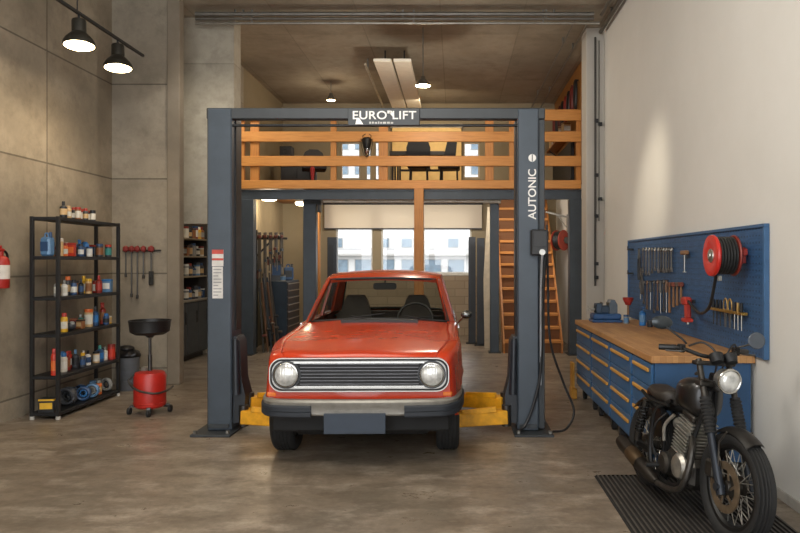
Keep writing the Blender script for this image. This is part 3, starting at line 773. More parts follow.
# interior
MB().box(-.72, .72, 1.52, 3.6, .26, .32).build('cabin_floor', INT, car)
MB().prism([(1.56, .6), (1.56, .985), (1.66, 1.01), (1.86, .985), (1.92, .9), (1.9, .6)], 'yz', -.70, .70).build('dashboard', INT, car)
MB().box(-.70, .70, 3.2, 3.6, .93, .95).build('parcel_shelf', INT, car)
for x in (-.345, .345):
    MB().box(x-.24, x+.24, 2.02, 2.50, .42, .60, .05).build('seat_cushion', SEAT, car)
    sb = MB(); sb.prism([(x-.20, .58), (x+.20, .58), (x+.195, .95), (x+.125, 1.17), (x+.09, 1.225), (x-.09, 1.225), (x-.125, 1.17), (x-.195, .95)], 'xz', 2.48, 2.58); sb.build('seat_back', SEAT, car)
MB().box(-.66, .66, 2.85, 3.2, .42, .60, .05).build('rear_bench', SEAT, car)
MB().prism(rrect(-.66, .66, .58, 1.0, .06), 'xz', 3.12, 3.24).build('rear_bench_back', SEAT, car)
sw = MB().torus((.345, 1.98, 1.0), (0, -.85, .5), .185, .013, 30, 6).build('steering_wheel', BLACK, car)
MB().bar((.345-.18, 1.985, 1.0), (.345+.18, 1.985, 1.0), .03, .012).cyl((.345, 1.99, 1.0), (.345, 1.84, .92), .03).build('steering_hub', BLACK, sw)
rm = MB(); rm.prism(rrect(-.125+.02, .125+.02, 1.305, 1.378, .028), 'xz', 2.06, 2.085); rmo = rm.build('rear_view_mirror', BLACK, car)
MB().cyl((.02, 2.08, 1.37), (.02, 2.10, 1.425), .008).build('mirror_stem', BLACK, rmo)
# wipers
for x0, x1 in ((-.30, .05), (.28, .60)):
    w0 = Vector((x0+.22, 1.475, 1.03)); 
    wp = MB().tube([w0, WB(x0/.692*.9)+Vector((0, .02, .035)), ], .007, 6).build('wiper', BLACK, car)
    MB().tube([WB(x0/.692)+Vector((0, -.005, .012)), WB((x0+.36)/.692)+Vector((0, .03, .055))], .006, 6).build('wiper_blade', BLACK, wp)
# door mirror on the viewer's right
dm = MB(); dm.cyl((.79, 1.66, .985), (.85, 1.60, 1.05), .010); 
dmo = dm.build('door_mirror_stalk', CHROME, car)
MB().ball((.875, 1.58, 1.075), (.058, .03, .042)).build('door_mirror', mat('#6d6d6b', .25, .9), dmo)
# rear lamps and bumper
MB().add(*sweep([Vector((a, 4.16+.04*cos(a*1.8), 0)) for a in (.78, .4, 0, -.4, -.78)], [(-.02, .42), (.03, .42), (.03, .54), (-.02, .54)])).build('rear_bumper', BUMP, car)
for s in (-1, 1): MB().box(min(s*.42, s*.66), max(s*.42, s*.66), 4.15, 4.185, .66, .80, .01).build('tail_light', mat('#8c1410', .2), car)
# ------------------------------------------------------------------ black rack on the left wall
rk = thing('shelving_rack', 'tall black metal rack of five loaded shelves against the concrete left wall', 'shelving', (-4.165, 7.5, 0))
tk = T(-4.165, 7.5, 0); X0, X1, Y0, Y1 = -4.32, -4.02, 6.9, 8.17
LEV = [2.06, 1.66, 1.242, .865, .44, .07]
for x in (X0, X1-.035):
    for y in (Y0, Y1-.035):
        p = MB().tf(tk).box(x, x+.035, y, y+.035, .03, 2.065, .003).build('post', BLACK, rk)
        MB().tf(tk).cyl((x+.0175, y+.0175, 0), (x+.0175, y+.0175, .03), .022).build('foot', mat('#b5b1a8', .5), p, label='pale rubber foot')
for z in LEV: MB().tf(tk).box(X0+.003, X1-.003, Y0+.003, Y1-.003, z-.035, z, .004).build('shelf', BLACKM, rk)

def goods(kind, x, y, z, h, r, c1, c2=None, c3=None, label='', group=None, name=None):
    """cans, bottles, jars and boxes: body with a label band, cap or lid"""
    cat = {'can': 'spray can', 'bottle': 'bottle', 'jar': 'jar', 'box': 'box', 'jug': 'canister', 'trigger': 'spray bottle', 'tin': 'tin', 'coil': 'coil', 'bag': 'bag'}[kind]
    nm = name or {'can': 'spray_can', 'bottle': 'bottle', 'jar': 'jar', 'box': 'carton', 'jug': 'canister', 'trigger': 'spray_bottle', 'tin': 'paint_tin', 'coil': 'hose_coil', 'bag': 'rag_bundle'}[kind]
    t = thing(nm, label, cat, (x, y, z), random.uniform(-.3, .3), group)
    m1 = mat(c1, .4); m2 = mat(c2 or c1, .45); m3 = mat(c3 or '#d8d4ca', .6)
    if kind in ('can', 'bottle', 'trigger'):
        k = .72 if kind == 'can' else .66
        pr = [(0, 0), (r*.94, 0), (r, .008), (r, h*.18), (r, h*.55), (r, h*k), (r*(.8 if kind == 'can' else .6), h*(k+.07)), (r*(.55 if kind == 'can' else .36), h*(k+.10)), (0, h*(k+.10))]
        MB().lathe(pr, n=16, mats=[0, 0, 0, 1, 0, 0, 0, 0]).build('body', [m1, m3], t)
        if kind == 'can': MB().lathe([(0, h*.80), (r*.72, h*.80), (r*.72, h*.97), (r*.6, h), (0, h)], n=14).build('cap', m2, t)
        elif kind == 'bottle': MB().lathe([(0, h*.76), (r*.42, h*.76), (r*.42, h), (0, h)], n=12).build('cap', m2, t)
        else:
            MB().cyl((0, 0, h*.76), (0, 0, h*.86), r*.4).box(-r*.35, r*.35, -r*.9, r*.5, h*.86, h*.98, .006).bar((0, -r*.6, h*.88), (0, -r*.8, h*.72), .012, .012).build('trigger_head', m2, t)
    elif kind in ('jar', 'tin'):
        MB().lathe([(0, 0), (r*.96, 0), (r, .006), (r, h*.15), (r, h*.7), (r, h*.82), (0, h*.82)], n=18, mats=[0, 0, 0, 1, 0, 0]).build('body', [m1, m3], t)
        MB().lathe([(0, h*.8), (r*.98, h*.8), (r*1.02, h*.84), (r*.98, h), (0, h)], n=18).build('lid', m2, t)
    elif kind == 'box':
        MB().box(-r, r, -r*.8, r*.8, 0, h, .004).build('body', m1, t)
        MB().box(-r*.8, r*.8, -r*.815, r*.815, h*.25, h*.7).build('printed_panel', m3, t)
        MB().box(-r*1.01, r*1.01, -r*.81, r*.81, h*.84, h*.97).build('top_flap', m2, t)
    elif kind == 'jug':
        MB().box(-r, r, -r*.7, r*.7, 0, h*.8, .02).build('body', m1, t)
        MB().tube(smooth_path([(-r*.5, 0, h*.78), (-r*.45, 0, h*.93), (r*.1, 0, h*.95), (r*.3, 0, h*.79)]), r*.14, 7).build('handle', m1, t)
        MB().cyl((r*.65, 0, h*.78), (r*.65, 0, h), r*.24).build('cap', m2, t)
        MB().box(-r*.75, r*.75, -r*.72, r*.72, h*.2, h*.6).build('label_panel', m3, t)
    elif kind == 'coil':
        pts = [(r*.80*cos(2*pi*i/24), (h-.36*r)*(i/95-.5), r+r*.80*sin(2*pi*i/24)) for i in range(96)]
        MB().tube(pts, r*.18, 7).build('hose', m1, t)
        MB().torus((0, 0, r), (0, 1, 0), r*.42, r*.12, 20, 6).build('inner_loop', m2, t)
    elif kind == 'bag':
        b = MB(); b.ball((0, 0, h*.46), (r, r*.8, h*.48), 16, 10)
        for i, p in enumerate(b.v):
            n = sin(p.x*60+i)*.5+sin(p.y*75+p.z*50); b.v[i] = Vector((p.x*(1+.07*n), p.y*(1+.07*n), max(0, p.z*(1+.06*n))))
        b.build('cloth', m1, t); MB().ball((r*.3, -r*.2, h*.72), (r*.6, r*.5, h*.28)).build('fold', m2, t)
    return t

def rowpos(px, X): return F*abs(X)/(VX-px)      # depth of a pixel column on the plane x = X
SH = ['top of the black rack', "rack's upper shelf", "rack's second shelf down", "rack's third shelf down", "rack's fourth shelf down", "rack's lowest shelf"]
CN = {'#1f2226': 'black', '#c9a878': 'tan', '#2f4d74': 'blue', '#a8342a': 'red', '#8a2f24': 'dark red', '#d9d4c6': 'cream', '#5c83a8': 'pale blue', '#d8a92a': 'yellow', '#3a3d42': 'dark grey', '#e07030': 'orange', '#8b5a34': 'brown', '#2a6fae': 'bright blue', '#e3e0d8': 'white', '#3f8f86': 'teal', '#8f8f8a': 'grey', '#c0351f': 'scarlet'}
K, TN, BL, RD, DR, CR, PB, YE, DG, OR, BR, BB, WH, TE, GR, SC_ = '#1f2226 #c9a878 #2f4d74 #a8342a #8a2f24 #d9d4c6 #5c83a8 #d8a92a #3a3d42 #e07030 #8b5a34 #2a6fae #e3e0d8 #3f8f86 #8f8f8a #c0351f'.split()
KN = {'can': 'spray can', 'bottle': 'bottle', 'jar': 'jar', 'box': 'carton', 'jug': 'canister', 'trigger': 'trigger spray bottle', 'tin': 'tin', 'coil': 'hose coil', 'bag': 'rag bundle'}
CAPW = {'can': 'cap', 'bottle': 'cap', 'jar': 'lid', 'box': 'top', 'jug': 'cap', 'trigger': 'head', 'tin': 'lid', 'coil': 'inside', 'bag': 'fold'}
def row(level, items, X=-4.10):
    zt = LEV[level]+.001; placed = []
    for i, it in enumerate(items):
        px, kind, h, r, c1, c2, c3 = it[:7]; xx = it[7] if len(it) > 7 else X+((i % 2)*-.03)
        y = rowpos(px, xx); y = min(max(y, Y0+.06), Y1-.06); rr = r*(1.3 if kind == 'box' else 1.03)
        for _try in range(60):
            hit = [1 for a, b, c in placed if (a-xx)**2+(b-y)**2 < (c+rr)**2]
            if not hit: break
            if xx > -4.24: xx -= .015
            else: y = min(y+.012, Y1-.055); r *= .96; rr *= .96; xx = -4.10
        placed.append((xx, y, rr))
        n = ORD[i] if i else 'first'
        lab = f"{CN[c1]} {KN[kind]} with {CN[c2]} {CAPW[kind]}, {n} from the viewer, {SH[level]}"
        goods(kind, xx, y, zt, h, r, c1, c2, c3, lab, 'goods on the black rack')
row(0, [(63.5, 'bottle', .17, .036, K, K, TN), (68.2, 'can', .135, .031, TN, TN, CR), (73.6, 'can', .14, .032, BL, K, TN), (78.0, 'tin', .135, .03, BR, RD, CR), (82.0, 'can', .135, .028, K, RD, WH), (85.6, 'can', .135, .028, DG, RD, TN), (89.2, 'tin', .13, .028, DR, RD, WH), (92.8, 'tin', .125, .03, K, K, CR), (95.6, 'tin', .12, .026, K, DR, WH)], -4.08)
row(1, [(47.5, 'jug', .245, .062, PB, BL, BL, -4.19), (54.2, 'tin', .185, .036, TN, CR, TN, -4.15), (58.6, 'bottle', .11, .025, BL, WH, PB, -4.12), (64.8, 'can', .14, .03, OR, DR, CR), (67.6, 'jar', .10, .03, RD, DR, GR), (71.8, 'box', .145, .035, SC_, RD, OR), (76.6, 'bottle', .15, .03, CR, CR, WH), (80.8, 'can', .14, .03, BL, DG, WH), (86.4, 'trigger', .19, .036, BL, BB, DG), (89.4, 'jar', .11, .032, CR, BL, WH), (94.6, 'bag', .17, .06, BL, BB, K), (99.6, 'jar', .15, .038, DG, BL, BR), (104, 'box', .14, .042, K, RD, BL), (108.2, 'tin', .145, .036, DG, SC_, TE)])
row(2, [(57.0, 'bottle', .18, .03, GR, WH, CR, -4.13), (64.4, 'bottle', .165, .032, WH, GR, CR), (68.6, 'bottle', .17, .036, YE, DG, K), (73.8, 'can', .165, .032, BL, K, WH), (77.6, 'can', .20, .034, DG, OR, TN), (81.0, 'bottle', .17, .028, K, DG, BL), (84.2, 'tin', .15, .028, BR, K, TN), (88.6, 'jar', .17, .034, TN, YE, BR), (93.0, 'bottle', .20, .042, YE, YE, CR), (98.8, 'bottle', .20, .036, DR, RD, RD), (103.4, 'tin', .14, .034, RD, DR, WH), (107.4, 'box', .155, .048, PB, BB, WH), (112.4, 'tin', .14, .032, DG, K, TE)])
row(3, [(64.2, 'can', .20, .034, YE, RD, CR), (70.6, 'bag', .10, .05, DG, GR, K), (76.4, 'bag', .13, .055, GR, TE, K), (80.6, 'box', .10, .036, BR, K, TN), (84.6, 'box', .11, .036, DR, BR, K), (88.6, 'jar', .20, .045, TN, OR, CR, -4.16), (92.4, 'bottle', .14, .034, TE, GR, WH), (95.4, 'bottle', .22, .034, BL, DG, BB, -4.15), (99.4, 'bottle', .19, .04, BB, BL, BB), (102.8, 'trigger', .26, .034, DR, RD, BR, -4.17), (106.2, 'can', .13, .034, BL, BB, K), (110.6, 'jar', .09, .034, YE, CR, TN)])
row(4, [(53.4, 'can', .275, .033, SC_, RD, OR, -4.10), (63.8, 'can', .20, .034, CR, BB, WH), (67.4, 'bottle', .20, .03, DR, RD, BR, -4.16), (71.6, 'can', .195, .036, WH, BB, CR), (75.4, 'bottle', .20, .034, DG, PB, K, -4.16), (78.4, 'can', .185, .034, SC_, RD, WH), (82.8, 'can', .16, .032, DG, YE, BL), (88.0, 'bottle', .165, .03, WH, K, BL), (91.4, 'bottle', .16, .03, BL, WH, WH), (96.2, 'jar', .13, .036, TN, K, CR), (99.8, 'bottle', .19, .044, BL, TE, BB, -4.14), (105, 'bottle', .16, .03, CR, GR, WH), (109, 'tin', .15, .036, K, DG, GR), (112.2, 'jar', .18, .045, RD, DR, SC_)])
row(5, [(47.2, 'box', .14, .075, K, YE, YE, -4.16), (67.4, 'coil', .10, .10, DG, K, K), (73.0, 'coil', .09, .09, K, DG, K), (78.2, 'coil', .08, .095, BL, BB, K), (83.6, 'coil', .07, .085, DG, PB, K), (88.6, 'coil', .08, .085, PB, GR, K), (93.2, 'coil', .07, .075, BL, DG, K), (98.6, 'can', .16, .036, OR, GR, TN), (102.4, 'jar', .15, .04, DG, PB, GR), (106.4, 'coil', .06, .08, GR, DG, K), (110.4, 'jar', .14, .04, K, GR, DG)])

# ------------------------------------------------------------------ fire extinguisher
fe = thing('fire_extinguisher', 'small red fire extinguisher with white label hung on the left concrete wall', 'fire extinguisher', (-4.42, 6.62, 1.345))
FER = mat('#9c2018', .5, 0, .06)
MB().lathe([(0, 0), (.068, 0), (.074, .012), (.074, .26), (.06, .295), (.03, .315), (0, .315)], n=26).build('cylinder', FER, fe)
MB().lathe([(.0745, .09), (.0755, .09), (.0755, .225), (.0745, .225)], n=26).build('label', mat('#cfc9bf', .6), fe)
for k in range(4): MB().box(-.02, .035, -.0762, -.06, .12+k*.025, .13+k*.025).build('text_line', mat('#8d6f68', .6), fe)
MB().cyl((0, 0, .31), (0, 0, .36), .022).box(-.02, .02, -.06, .03, .36, .385, .005).box(-.012, .012, -.10, .0, .40, .415, .004).bar((0, 0, .38), (0, -.02, .41), .02, .02).build('valve', FER, fe)
MB().tube(smooth_path([(0, .03, .37), (.0, .09, .33), (.0, .10, .2), (.0, .092, .08)]), .011, 8).build('hose', BLACK, fe)
MB().box(-.08, -.068, -.03, .03, .05, .33, .004).build('wall_bracket', BLACKM, fe)

# ------------------------------------------------------------------ tools hung on the front-facing wall piece
WY = 8.915
hb = thing('tool_rail', 'narrow dark tool rail with hooks screwed to the concrete wall beside the rack', 'tool rail', (-4.08, WY-.02, 1.74))
MB().box(-.27, .23, -.0, .02, 0, .022, .003).build('rail', DARKM, hb)
for x in (-.21, -.135, -.06, .02, .12): MB().cyl((x, .0, .012), (x, -.055, .02), .005, n=6).build('hook', DARKM, hb)
for k, (x, L, hw_) in enumerate(((-4.29, .34, .05), (-4.215, .60, .05), (-4.14, .62, .045), (-4.06, .36, .045), (-3.96, .44, .055))):
    t = thing('t_wrench', f'long thin wrench with red handle, {ORD[k]} from the rack on the concrete wall', 'wrench', (x, WY-.055, 1.76-L), 0, 'red-handled wrenches on the concrete wall')
    MB().box(-hw_*.68, hw_*.68, -.022, .022, L-.02, L+.04, .012).ball((0, 0, L+.01), (.03, .028, .045), 10, 7).build('handle', mat('#7a2522', .55), t)
    sh = MB().cyl((0, 0, .02), (0, 0, L), .008, n=8); sh.build('shaft', DARKM, t)
    if k == 4: MB().box(-.03, .03, -.012, .012, -.02, .16, .01).build('blade', DARKM, t)
    else: MB().cyl((0, 0, -.015), (0, 0, .03), .016, n=10).build('socket', DARKM, t)

# ------------------------------------------------------------------ oil drainer
od = thing('oil_drainer', 'red wheeled oil drainer with black catch bowl on a pole', 'oil drainer', (-3.23, 7.2, 0))
MB().lathe([(0, .07), (.14, .07), (.158, .09), (.16, .11), (.16, .40), (.145, .435), (.08, .45), (0, .45)], n=32).build('tank', REDP, od)
MB().torus((0, 0, .12), (0, 0, 1), .161, .006, 32, 6).build('seam_ring', REDP, od)
MB().cyl((0, 0, .44), (0, 0, .83), .015, n=14).cyl((0, 0, .44), (0, 0, .62), .021, n=14).build('pole', DARKM, od)
MB().lathe([(.0, .80), (.03, .80), (.05, .825), (.15, .835), (.196, .865), (.207, .965), (.214, .985), (.200, .985), (.19, .89), (.14, .87), (.0, .865)], n=36).build('catch_bowl', BLACK, od)
MB().tube(smooth_path([(-.12, -.09, .42), (-.17, -.12, .36), (-.05, -.19, .28), (.12, -.17, .24), (.2, -.05, .25), (.21, .08, .27)]), .011, 8).build('drain_hose', DARKM, od)
MB().box(-.09, -.03, -.02, .05, .44, .49, .01).build('valve', ALU, od)
for a in (200, 290, 20, 110):
    x, y = .19*cos(radians(a)), .19*sin(radians(a)); c = MB()
    c.bar((x*.6, y*.6, .08), (x, y, .085), .04, .015).bar((x, y, .085), (x*1.04, y*1.04, .04), .03, .012)
    co = c.build('caster', DARKM, od)
    MB().cyl((x*1.04-.014, y*1.04, .036), (x*1.04+.014, y*1.04, .036), .036, n=18).build('wheel', RUBBER, co)
MB().bar((.10, .06, .075), (.20, .05, .065), .05, .02).build('foot_plate', DARKM, od)

# ------------------------------------------------------------------ bin behind the rack
bn = thing('waste_bin', 'round grey waste bin standing between the black rack and the oil drainer', 'bin', (-4.10, 8.52, 0))
MB().lathe([(0, 0), (.115, 0), (.122, .01), (.138, .40), (.145, .41), (.135, .41), (.12, .03), (0, .03)], n=28).build('body', mat('#6f747a', .5, .2), bn)
for z in (.12, .3): MB().torus((0, 0, z), (0, 0, 1), .122+.014*z/.4+.003, .004, 28, 6).build('rib', mat('#6f747a', .5, .2), bn)
bg_ = MB(); bg_.ball((0, 0, .44), (.15, .14, .07), 22, 12)
for i, p in enumerate(bg_.v):
    a = atan2(p.y, p.x); bg_.v[i] = Vector((p.x*(1+.06*sin(a*9)), p.y*(1+.06*sin(a*9)), p.z+.015*sin(a*5+p.x*30)))
bg_.build('bin_liner', mat('#17171a', .35), bn, label='black bin liner bulging over the rim')
bk = MB(); bk.ball((-.02, .0, .515), (.10, .09, .045), 16, 9)
bk.build('rubbish_bag', mat('#1d1c1d', .35), bn)

# ------------------------------------------------------------------ alcove cabinet with shelves
al = thing('cabinet', 'dark grey base cabinet with open wooden shelves above it in the alcove', 'cabinet', (-4.52, 11.1, 0))
ta = T(-4.52, 11.1, 0); CG = mat('#3b3d3e', .5, .1)
MB().tf(ta).box(-4.74, -4.30, 10.4, 11.8, .09, .95, .004).build('body', CG, al)
MB().tf(ta).box(-4.74, -4.27, 10.38, 11.82, .95, .985, .004).build('counter', mat('#7d766a', .5), al)
MB().tf(ta).box(-4.70, -4.36, 10.45, 11.75, 0, .09).build('plinth', BLACK, al)
for k in range(3):
    y0 = 10.42+k*.46
    d_ = MB().tf(ta).box(-4.30, -4.282, y0+.01, y0+.45, .12, .93, .003).build('door', mat('#44474a', .45, .1), al)
    MB().tf(ta).box(-4.282, -4.265, y0+.38, y0+.40, .6, .8, .003).build('handle', DARKM, d_)
for y in (10.40, 11.78): MB().tf(ta).box(-4.74, -4.30, y, y+.02, .985, 2.25).build('side_panel', mat('#3a3530', .6), al)
MB().tf(ta).box(-4.745, -4.735, 10.4, 11.8, .985, 2.25).build('back_panel', mat('#37322c', .7), al)
SLV = [1.37, 1.70, 1.99]
for z in SLV: MB().tf(ta).box(-4.735, -4.30, 10.42, 11.78, z-.025, z, .003).build('shelf', mat('#8b7d66', .6), al)
random.seed(21)
alc = [('bottom', .986, [DG, BL, K, DG, GR, BL]), ('second', 1.371, [GR, DG, BL, PB, DG]), ('third', 1.701, [BR, DG, GR, K, CR]), ('top', 1.991, [CR, K, BR, DR, YE, BR])]
for nm, z, cs in alc:
    for i, c in enumerate(cs):
        px = 184.0+i*19.0/len(cs)+1.0; y = rowpos(px, -4.40); kd = ('jar', 'can', 'bottle', 'tin', 'can', 'box')[(i+len(nm)) % 6]
        c2 = (K, WH, DG, DR, BL)[(i*2+len(nm)) % 5]
        goods(kd, -4.39, y, z, random.uniform(.16, .22), .05, c, c2, (CR, TN, GR)[i % 3], f"{CN[c]} {KN[kd]} with {CN[c2]} {CAPW[kd]}, {ORD[i]} from left, {nm} alcove shelf", 'goods on the alcove shelves')

# ------------------------------------------------------------------ tool corner under the mezzanine
tc = thing('tool_chest', 'dark blue-grey tool chest with many drawers by the left wall under the mezzanine', 'tool chest', (-3.38, 13.35, 0))
TCB = mat('#25333f', .45, .15)
MB().box(-.2, .2, -.5, .5, .1, 1.24, .01).build('body', TCB, tc)
for k in range(8):
    z = .14+k*.135
    d_ = MB().box(.2, .212, -.48, .48, z, z+.12, .004).build('drawer', mat('#1d2730', .4, .2), tc)
    MB().box(.212, .226, -.45, .45, z+.09, z+.108, .003).build('handle', ALU, d_)
for x in (-.15, .15):
    for y in (-.43, .43): MB().cyl((x-.02, y, .05), (x+.02, y, .05), .05).box(x-.025, x+.025, y-.012, y+.012, .05, .1).build('caster', BLACK, tc)
goods('box', -3.42, 13.05, 1.241, .42, .10, DG, K, BL, 'dark blue box standing on the tool chest', name='storage_box')
goods('jug', -3.30, 13.5, 1.241, .32, .09, BL, DG, DG, 'blue canister standing behind the box on the tool chest')
goods('tin', -3.27, 12.93, 1.241, .12, .05, GR, DG, PB, 'small grey tin at the near edge of the tool chest')
cr = thing('clamp_rack', 'dark steel rail on an upright holding long clamps by the left wall under the mezzanine', 'rack', (-3.72, 12.74, 0))
MB().box(0, .58, -.02, .02, 2.02, 2.06).build('rail', DARKM, cr)
MB().box(-.02, .02, -.02, .02, 0, 2.2).build('upright', DARKM, cr)
MB().bar((0, 0, 1.7), (.3, 0, 2.02), .03, .03).build('brace', DARKM, cr)
RDB = mat('#6e3a30', .6)
for k in range(15):
    x = -3.67+k*.034; L = (1.0+.4*((k*7) % 5)/4) if k < 6 else (.42+.26*((k*3) % 5)/4); z0 = 2.05-L; yy = 12.70-.05*(k % 3)
    t = thing('bar_clamp', f'long bar clamp hanging on the clamp rack, {ORD[k]} from the wall', 'clamp', (x, yy, z0), -pi/2+.12*sin(k*3), 'bar clamps on the clamp rack')
    MB().box(-.007, .007, -.010, .010, 0, L+.1).build('bar', mat('#6d675e', .45, .6), t)
    MB().box(-.01, .085, -.014, .014, L-.01, L+.05, .006).build('fixed_jaw', RDB if k % 3 else DARKM, t)
    zz = L*(.35+.1*(k % 3)); MB().box(-.012, .09, -.016, .016, zz, zz+.05, .006).build('sliding_jaw', (DARKM, RDB, mat('#3a4650', .5))[k % 3], t)
    MB().cyl((.07, 0, zz-.11), (.07, 0, zz), .014, n=8).build('handle', mat('#7d6a55', .6) if k % 3 else RDB, t)
for k in range(9):
    y = 12.02+k*.085; x = -3.38+.05*(k % 3)
    t = thing('metal_bar', f'long metal bar leaning on the clamp rack from the floor, {ORD[k]} from the column', 'bar', (x, y, 0), 0, 'metal bars leaning on the clamp rack')
    MB().bar((0, 0, .0), (-.08-.04*(k % 3), .02*(k % 2), 1.15+.25*((k*5) % 4)/3), .03, .03, .003).build('bar', mat(('#4d4a45', '#7a5a44', '#3a4148', '#665f57')[k % 4], .5, .5), t)
    MB().cyl((-.02, 0, .30+.1*(k % 4)), (.05, 0, .30+.1*(k % 4)), .022, n=10).build('collar', (RDB, DARKM, mat('#54493e', .5))[k % 3], t)
# hose reel at the stairs
hr = thing('hose_reel', 'red and black hose reel on the right wall above the staircase', 'hose reel', (2.06, 13.2, 2.02))
MB().lathe([(.02, -.09), (.20, -.09), (.20, -.075), (.09, -.07), (.09, .07), (.20, .075), (.20, .09), (.02, .09)], (-.02, 0, 0), (.75, -.66, 0), 28, True).build('drum', mat('#8e3020', .5), hr)
dv = Vector((.75, -.66, 0)).normalized()
for k in range(4): MB().torus(Vector((-.02, 0, 0))+dv*(-.055+k*.036), dv, .155, .022, 28, 6).build('hose', BLACK, hr)
MB().box(.02, .16, -.05, .05, -.06, .06, .006).build('wall_bracket', DARKM, hr)
sw_ = thing('swing_arm', 'small grey bracket arm fixed high on the right wall above the hose reel', 'bracket', (2.14, 12.9, 2.45))
MB().bar((0, 0, 0), (-.42, 0, .10), .03, .03).bar((0, 0, -.22), (-.2, 0, .04), .02, .02).box(-.02, .025, -.04, .04, -.28, .05).build('arm', GALV, sw_)
# ------------------------------------------------------------------ workbench on the right wall
BXF, BY0, BY1, BZ = 1.45, 4.98, 8.09, .912
def butcher():
    t = NT('butcher_block_top'); v = t.coord((1, 1, 1)); sx = t.n('ShaderNodeSeparateXYZ'); t.l(v, sx.inputs[0]); cb = t.n('ShaderNodeCombineXYZ')
    t.l(sx.outputs[1], cb.inputs[0]); t.l(sx.outputs[0], cb.inputs[1])
    br = t.n('ShaderNodeTexBrick'); br.inputs['Scale'].default_value = 1; br.inputs['Brick Width'].default_value = .55; br.inputs['Row Height'].default_value = .045
    br.inputs['Mortar Size'].default_value = .0008; br.inputs['Color1'].default_value = lin('#a8794a'); br.inputs['Color2'].default_value = lin('#c2945f'); br.inputs['Mortar'].default_value = lin('#805731')
    t.l(cb.outputs[0], br.inputs['Vector'])
    g = t.noise(t.coord((22, 1.6, 22)), 3, 5); s = t.noise(v, 2.2, 4, .6)
    c = t.mix(t.math('MULTIPLY', g, .45), br.outputs['Color'], lin('#8e5f33')); c = t.mix(t.ramp(s, [(.5, (0, 0, 0, 1)), (.72, (.5, .5, .5, 1))]), c, lin('#76502d'))
    t.l(c, t.b.inputs['Base Color']); t.set(Roughness=.5); return t.m
wt = MB().box(BXF-.02, XR-.008, BY0-.02, BY1+.02, BZ-.052, BZ, .004)
BUT = butcher()
wt.build('worktop', BUT, label='long oak butcher-block worktop lying across the blue drawer units', cat='worktop')
BC = mat('#284c72', .45, 0, .14, 4); BD = mat('#2f5a84', .45, 0, .1, 4); HND = wood('#c08a35', '#d6a04a', 1, .5, 'oak_handle')
# four drawer units; edges from the photograph's column lines
def ydep(px): return F*BXF/(px-VX)
edges = [BY1, ydep(591.8), ydep(610.6), ydep(632.4), BY0]
for k in range(4):
    y1, y0 = edges[k], edges[k+1]
    u = thing('drawer_cabinet', 'blue drawer cabinet with wooden handles under the worktop, ' + ('farthest one, by the vise', 'second from the far end', 'second from the motorcycle end', 'nearest one, behind the motorcycle')[k], 'drawer cabinet', (BXF, (y0+y1)/2, 0), 0, 'blue drawer cabinets of the workbench')
    w = (y1-y0)/2-.004
    MB().box(.014, XR-BXF-.03, -w, w, .13, BZ-.0535, .004).build('body', BC, u)
    h = (BZ-.07-.15)/4
    for j in range(4):
        z1 = BZ-.068-j*h
        dr = MB().box(-.006, .014, -w+.018, w-.018, z1-h+.008, z1, .004).build('drawer', BD, u)
        MB().box(-.024, -.006, -w+.07, w-.07, z1-.062, z1-.034, .004).build('handle', HND, dr)
    for yy in (-w+.15, w-.15):
        for xx in (.07, .6):
            c = MB().box(xx-.03, xx+.03, yy-.03, yy+.03, .11, .13).box(xx-.028, xx-.02, yy-.02, yy+.02, .045, .11).box(xx+.02, xx+.028, yy-.02, yy+.02, .045, .11).build('caster', DARKM, u)
            MB().cyl((xx-.018, yy+.01, .047), (xx+.018, yy+.01, .047), .046, n=20).build('wheel', RUBBER, c)
# pegboard
def pegmat():
    t = NT('blue_pegboard'); v = t.coord(); n = t.noise(t.coord((1, 2.5, 16)), 4, 5, .6)
    sx = t.n('ShaderNodeSeparateXYZ'); t.l(v, sx.inputs[0])
    fy = t.math('SUBTRACT', t.math('FRACT', t.math('MULTIPLY', sx.outputs[1], 20)), .5); fz = t.math('SUBTRACT', t.math('FRACT', t.math('MULTIPLY', sx.outputs[2], 20)), .5)
    d = t.math('ADD', t.math('MULTIPLY', fy, fy), t.math('MULTIPLY', fz, fz)); hole = t.math('LESS_THAN', d, .022)
    c = t.ramp(n, [(.3, lin('#254569')), (.7, lin('#335a84'))])
    c = t.mix(hole, c, lin('#152a42')); t.l(c, t.b.inputs['Base Color']); t.set(Roughness=.6); t.bump(n, .3, .006); return t.m
pb = thing('pegboard', 'large blue perforated board with raised rim above the workbench on the white wall', 'pegboard', (2.18, 6.58, .915))
MB().box(-.008, .018, -1.80, 1.9, 0, .93).build('panel', pegmat(), pb)
RIM = mat('#34597f', .5, 0, .08)
for b in ((-1.83, -1.80, 0, .93), (1.9, 1.93, 0, .93), (-1.83, 1.93, .93, .955), ): MB().box(-.022, .018, b[0], b[1], b[2], b[3], .003).build('rim', RIM, pb)
XB = 2.165
def pgp(px, py, X=XB):
    d = F*X/(px-VX); return (X, d, H+(VY-py)*X/(px-VX))
ST1 = mat('#8f8d88', .35, .9, .1); ST2 = mat('#6d6a65', .4, .9, .12); BRZ = mat('#7d6553', .45, .4); WDH = mat('#84603f', .55)
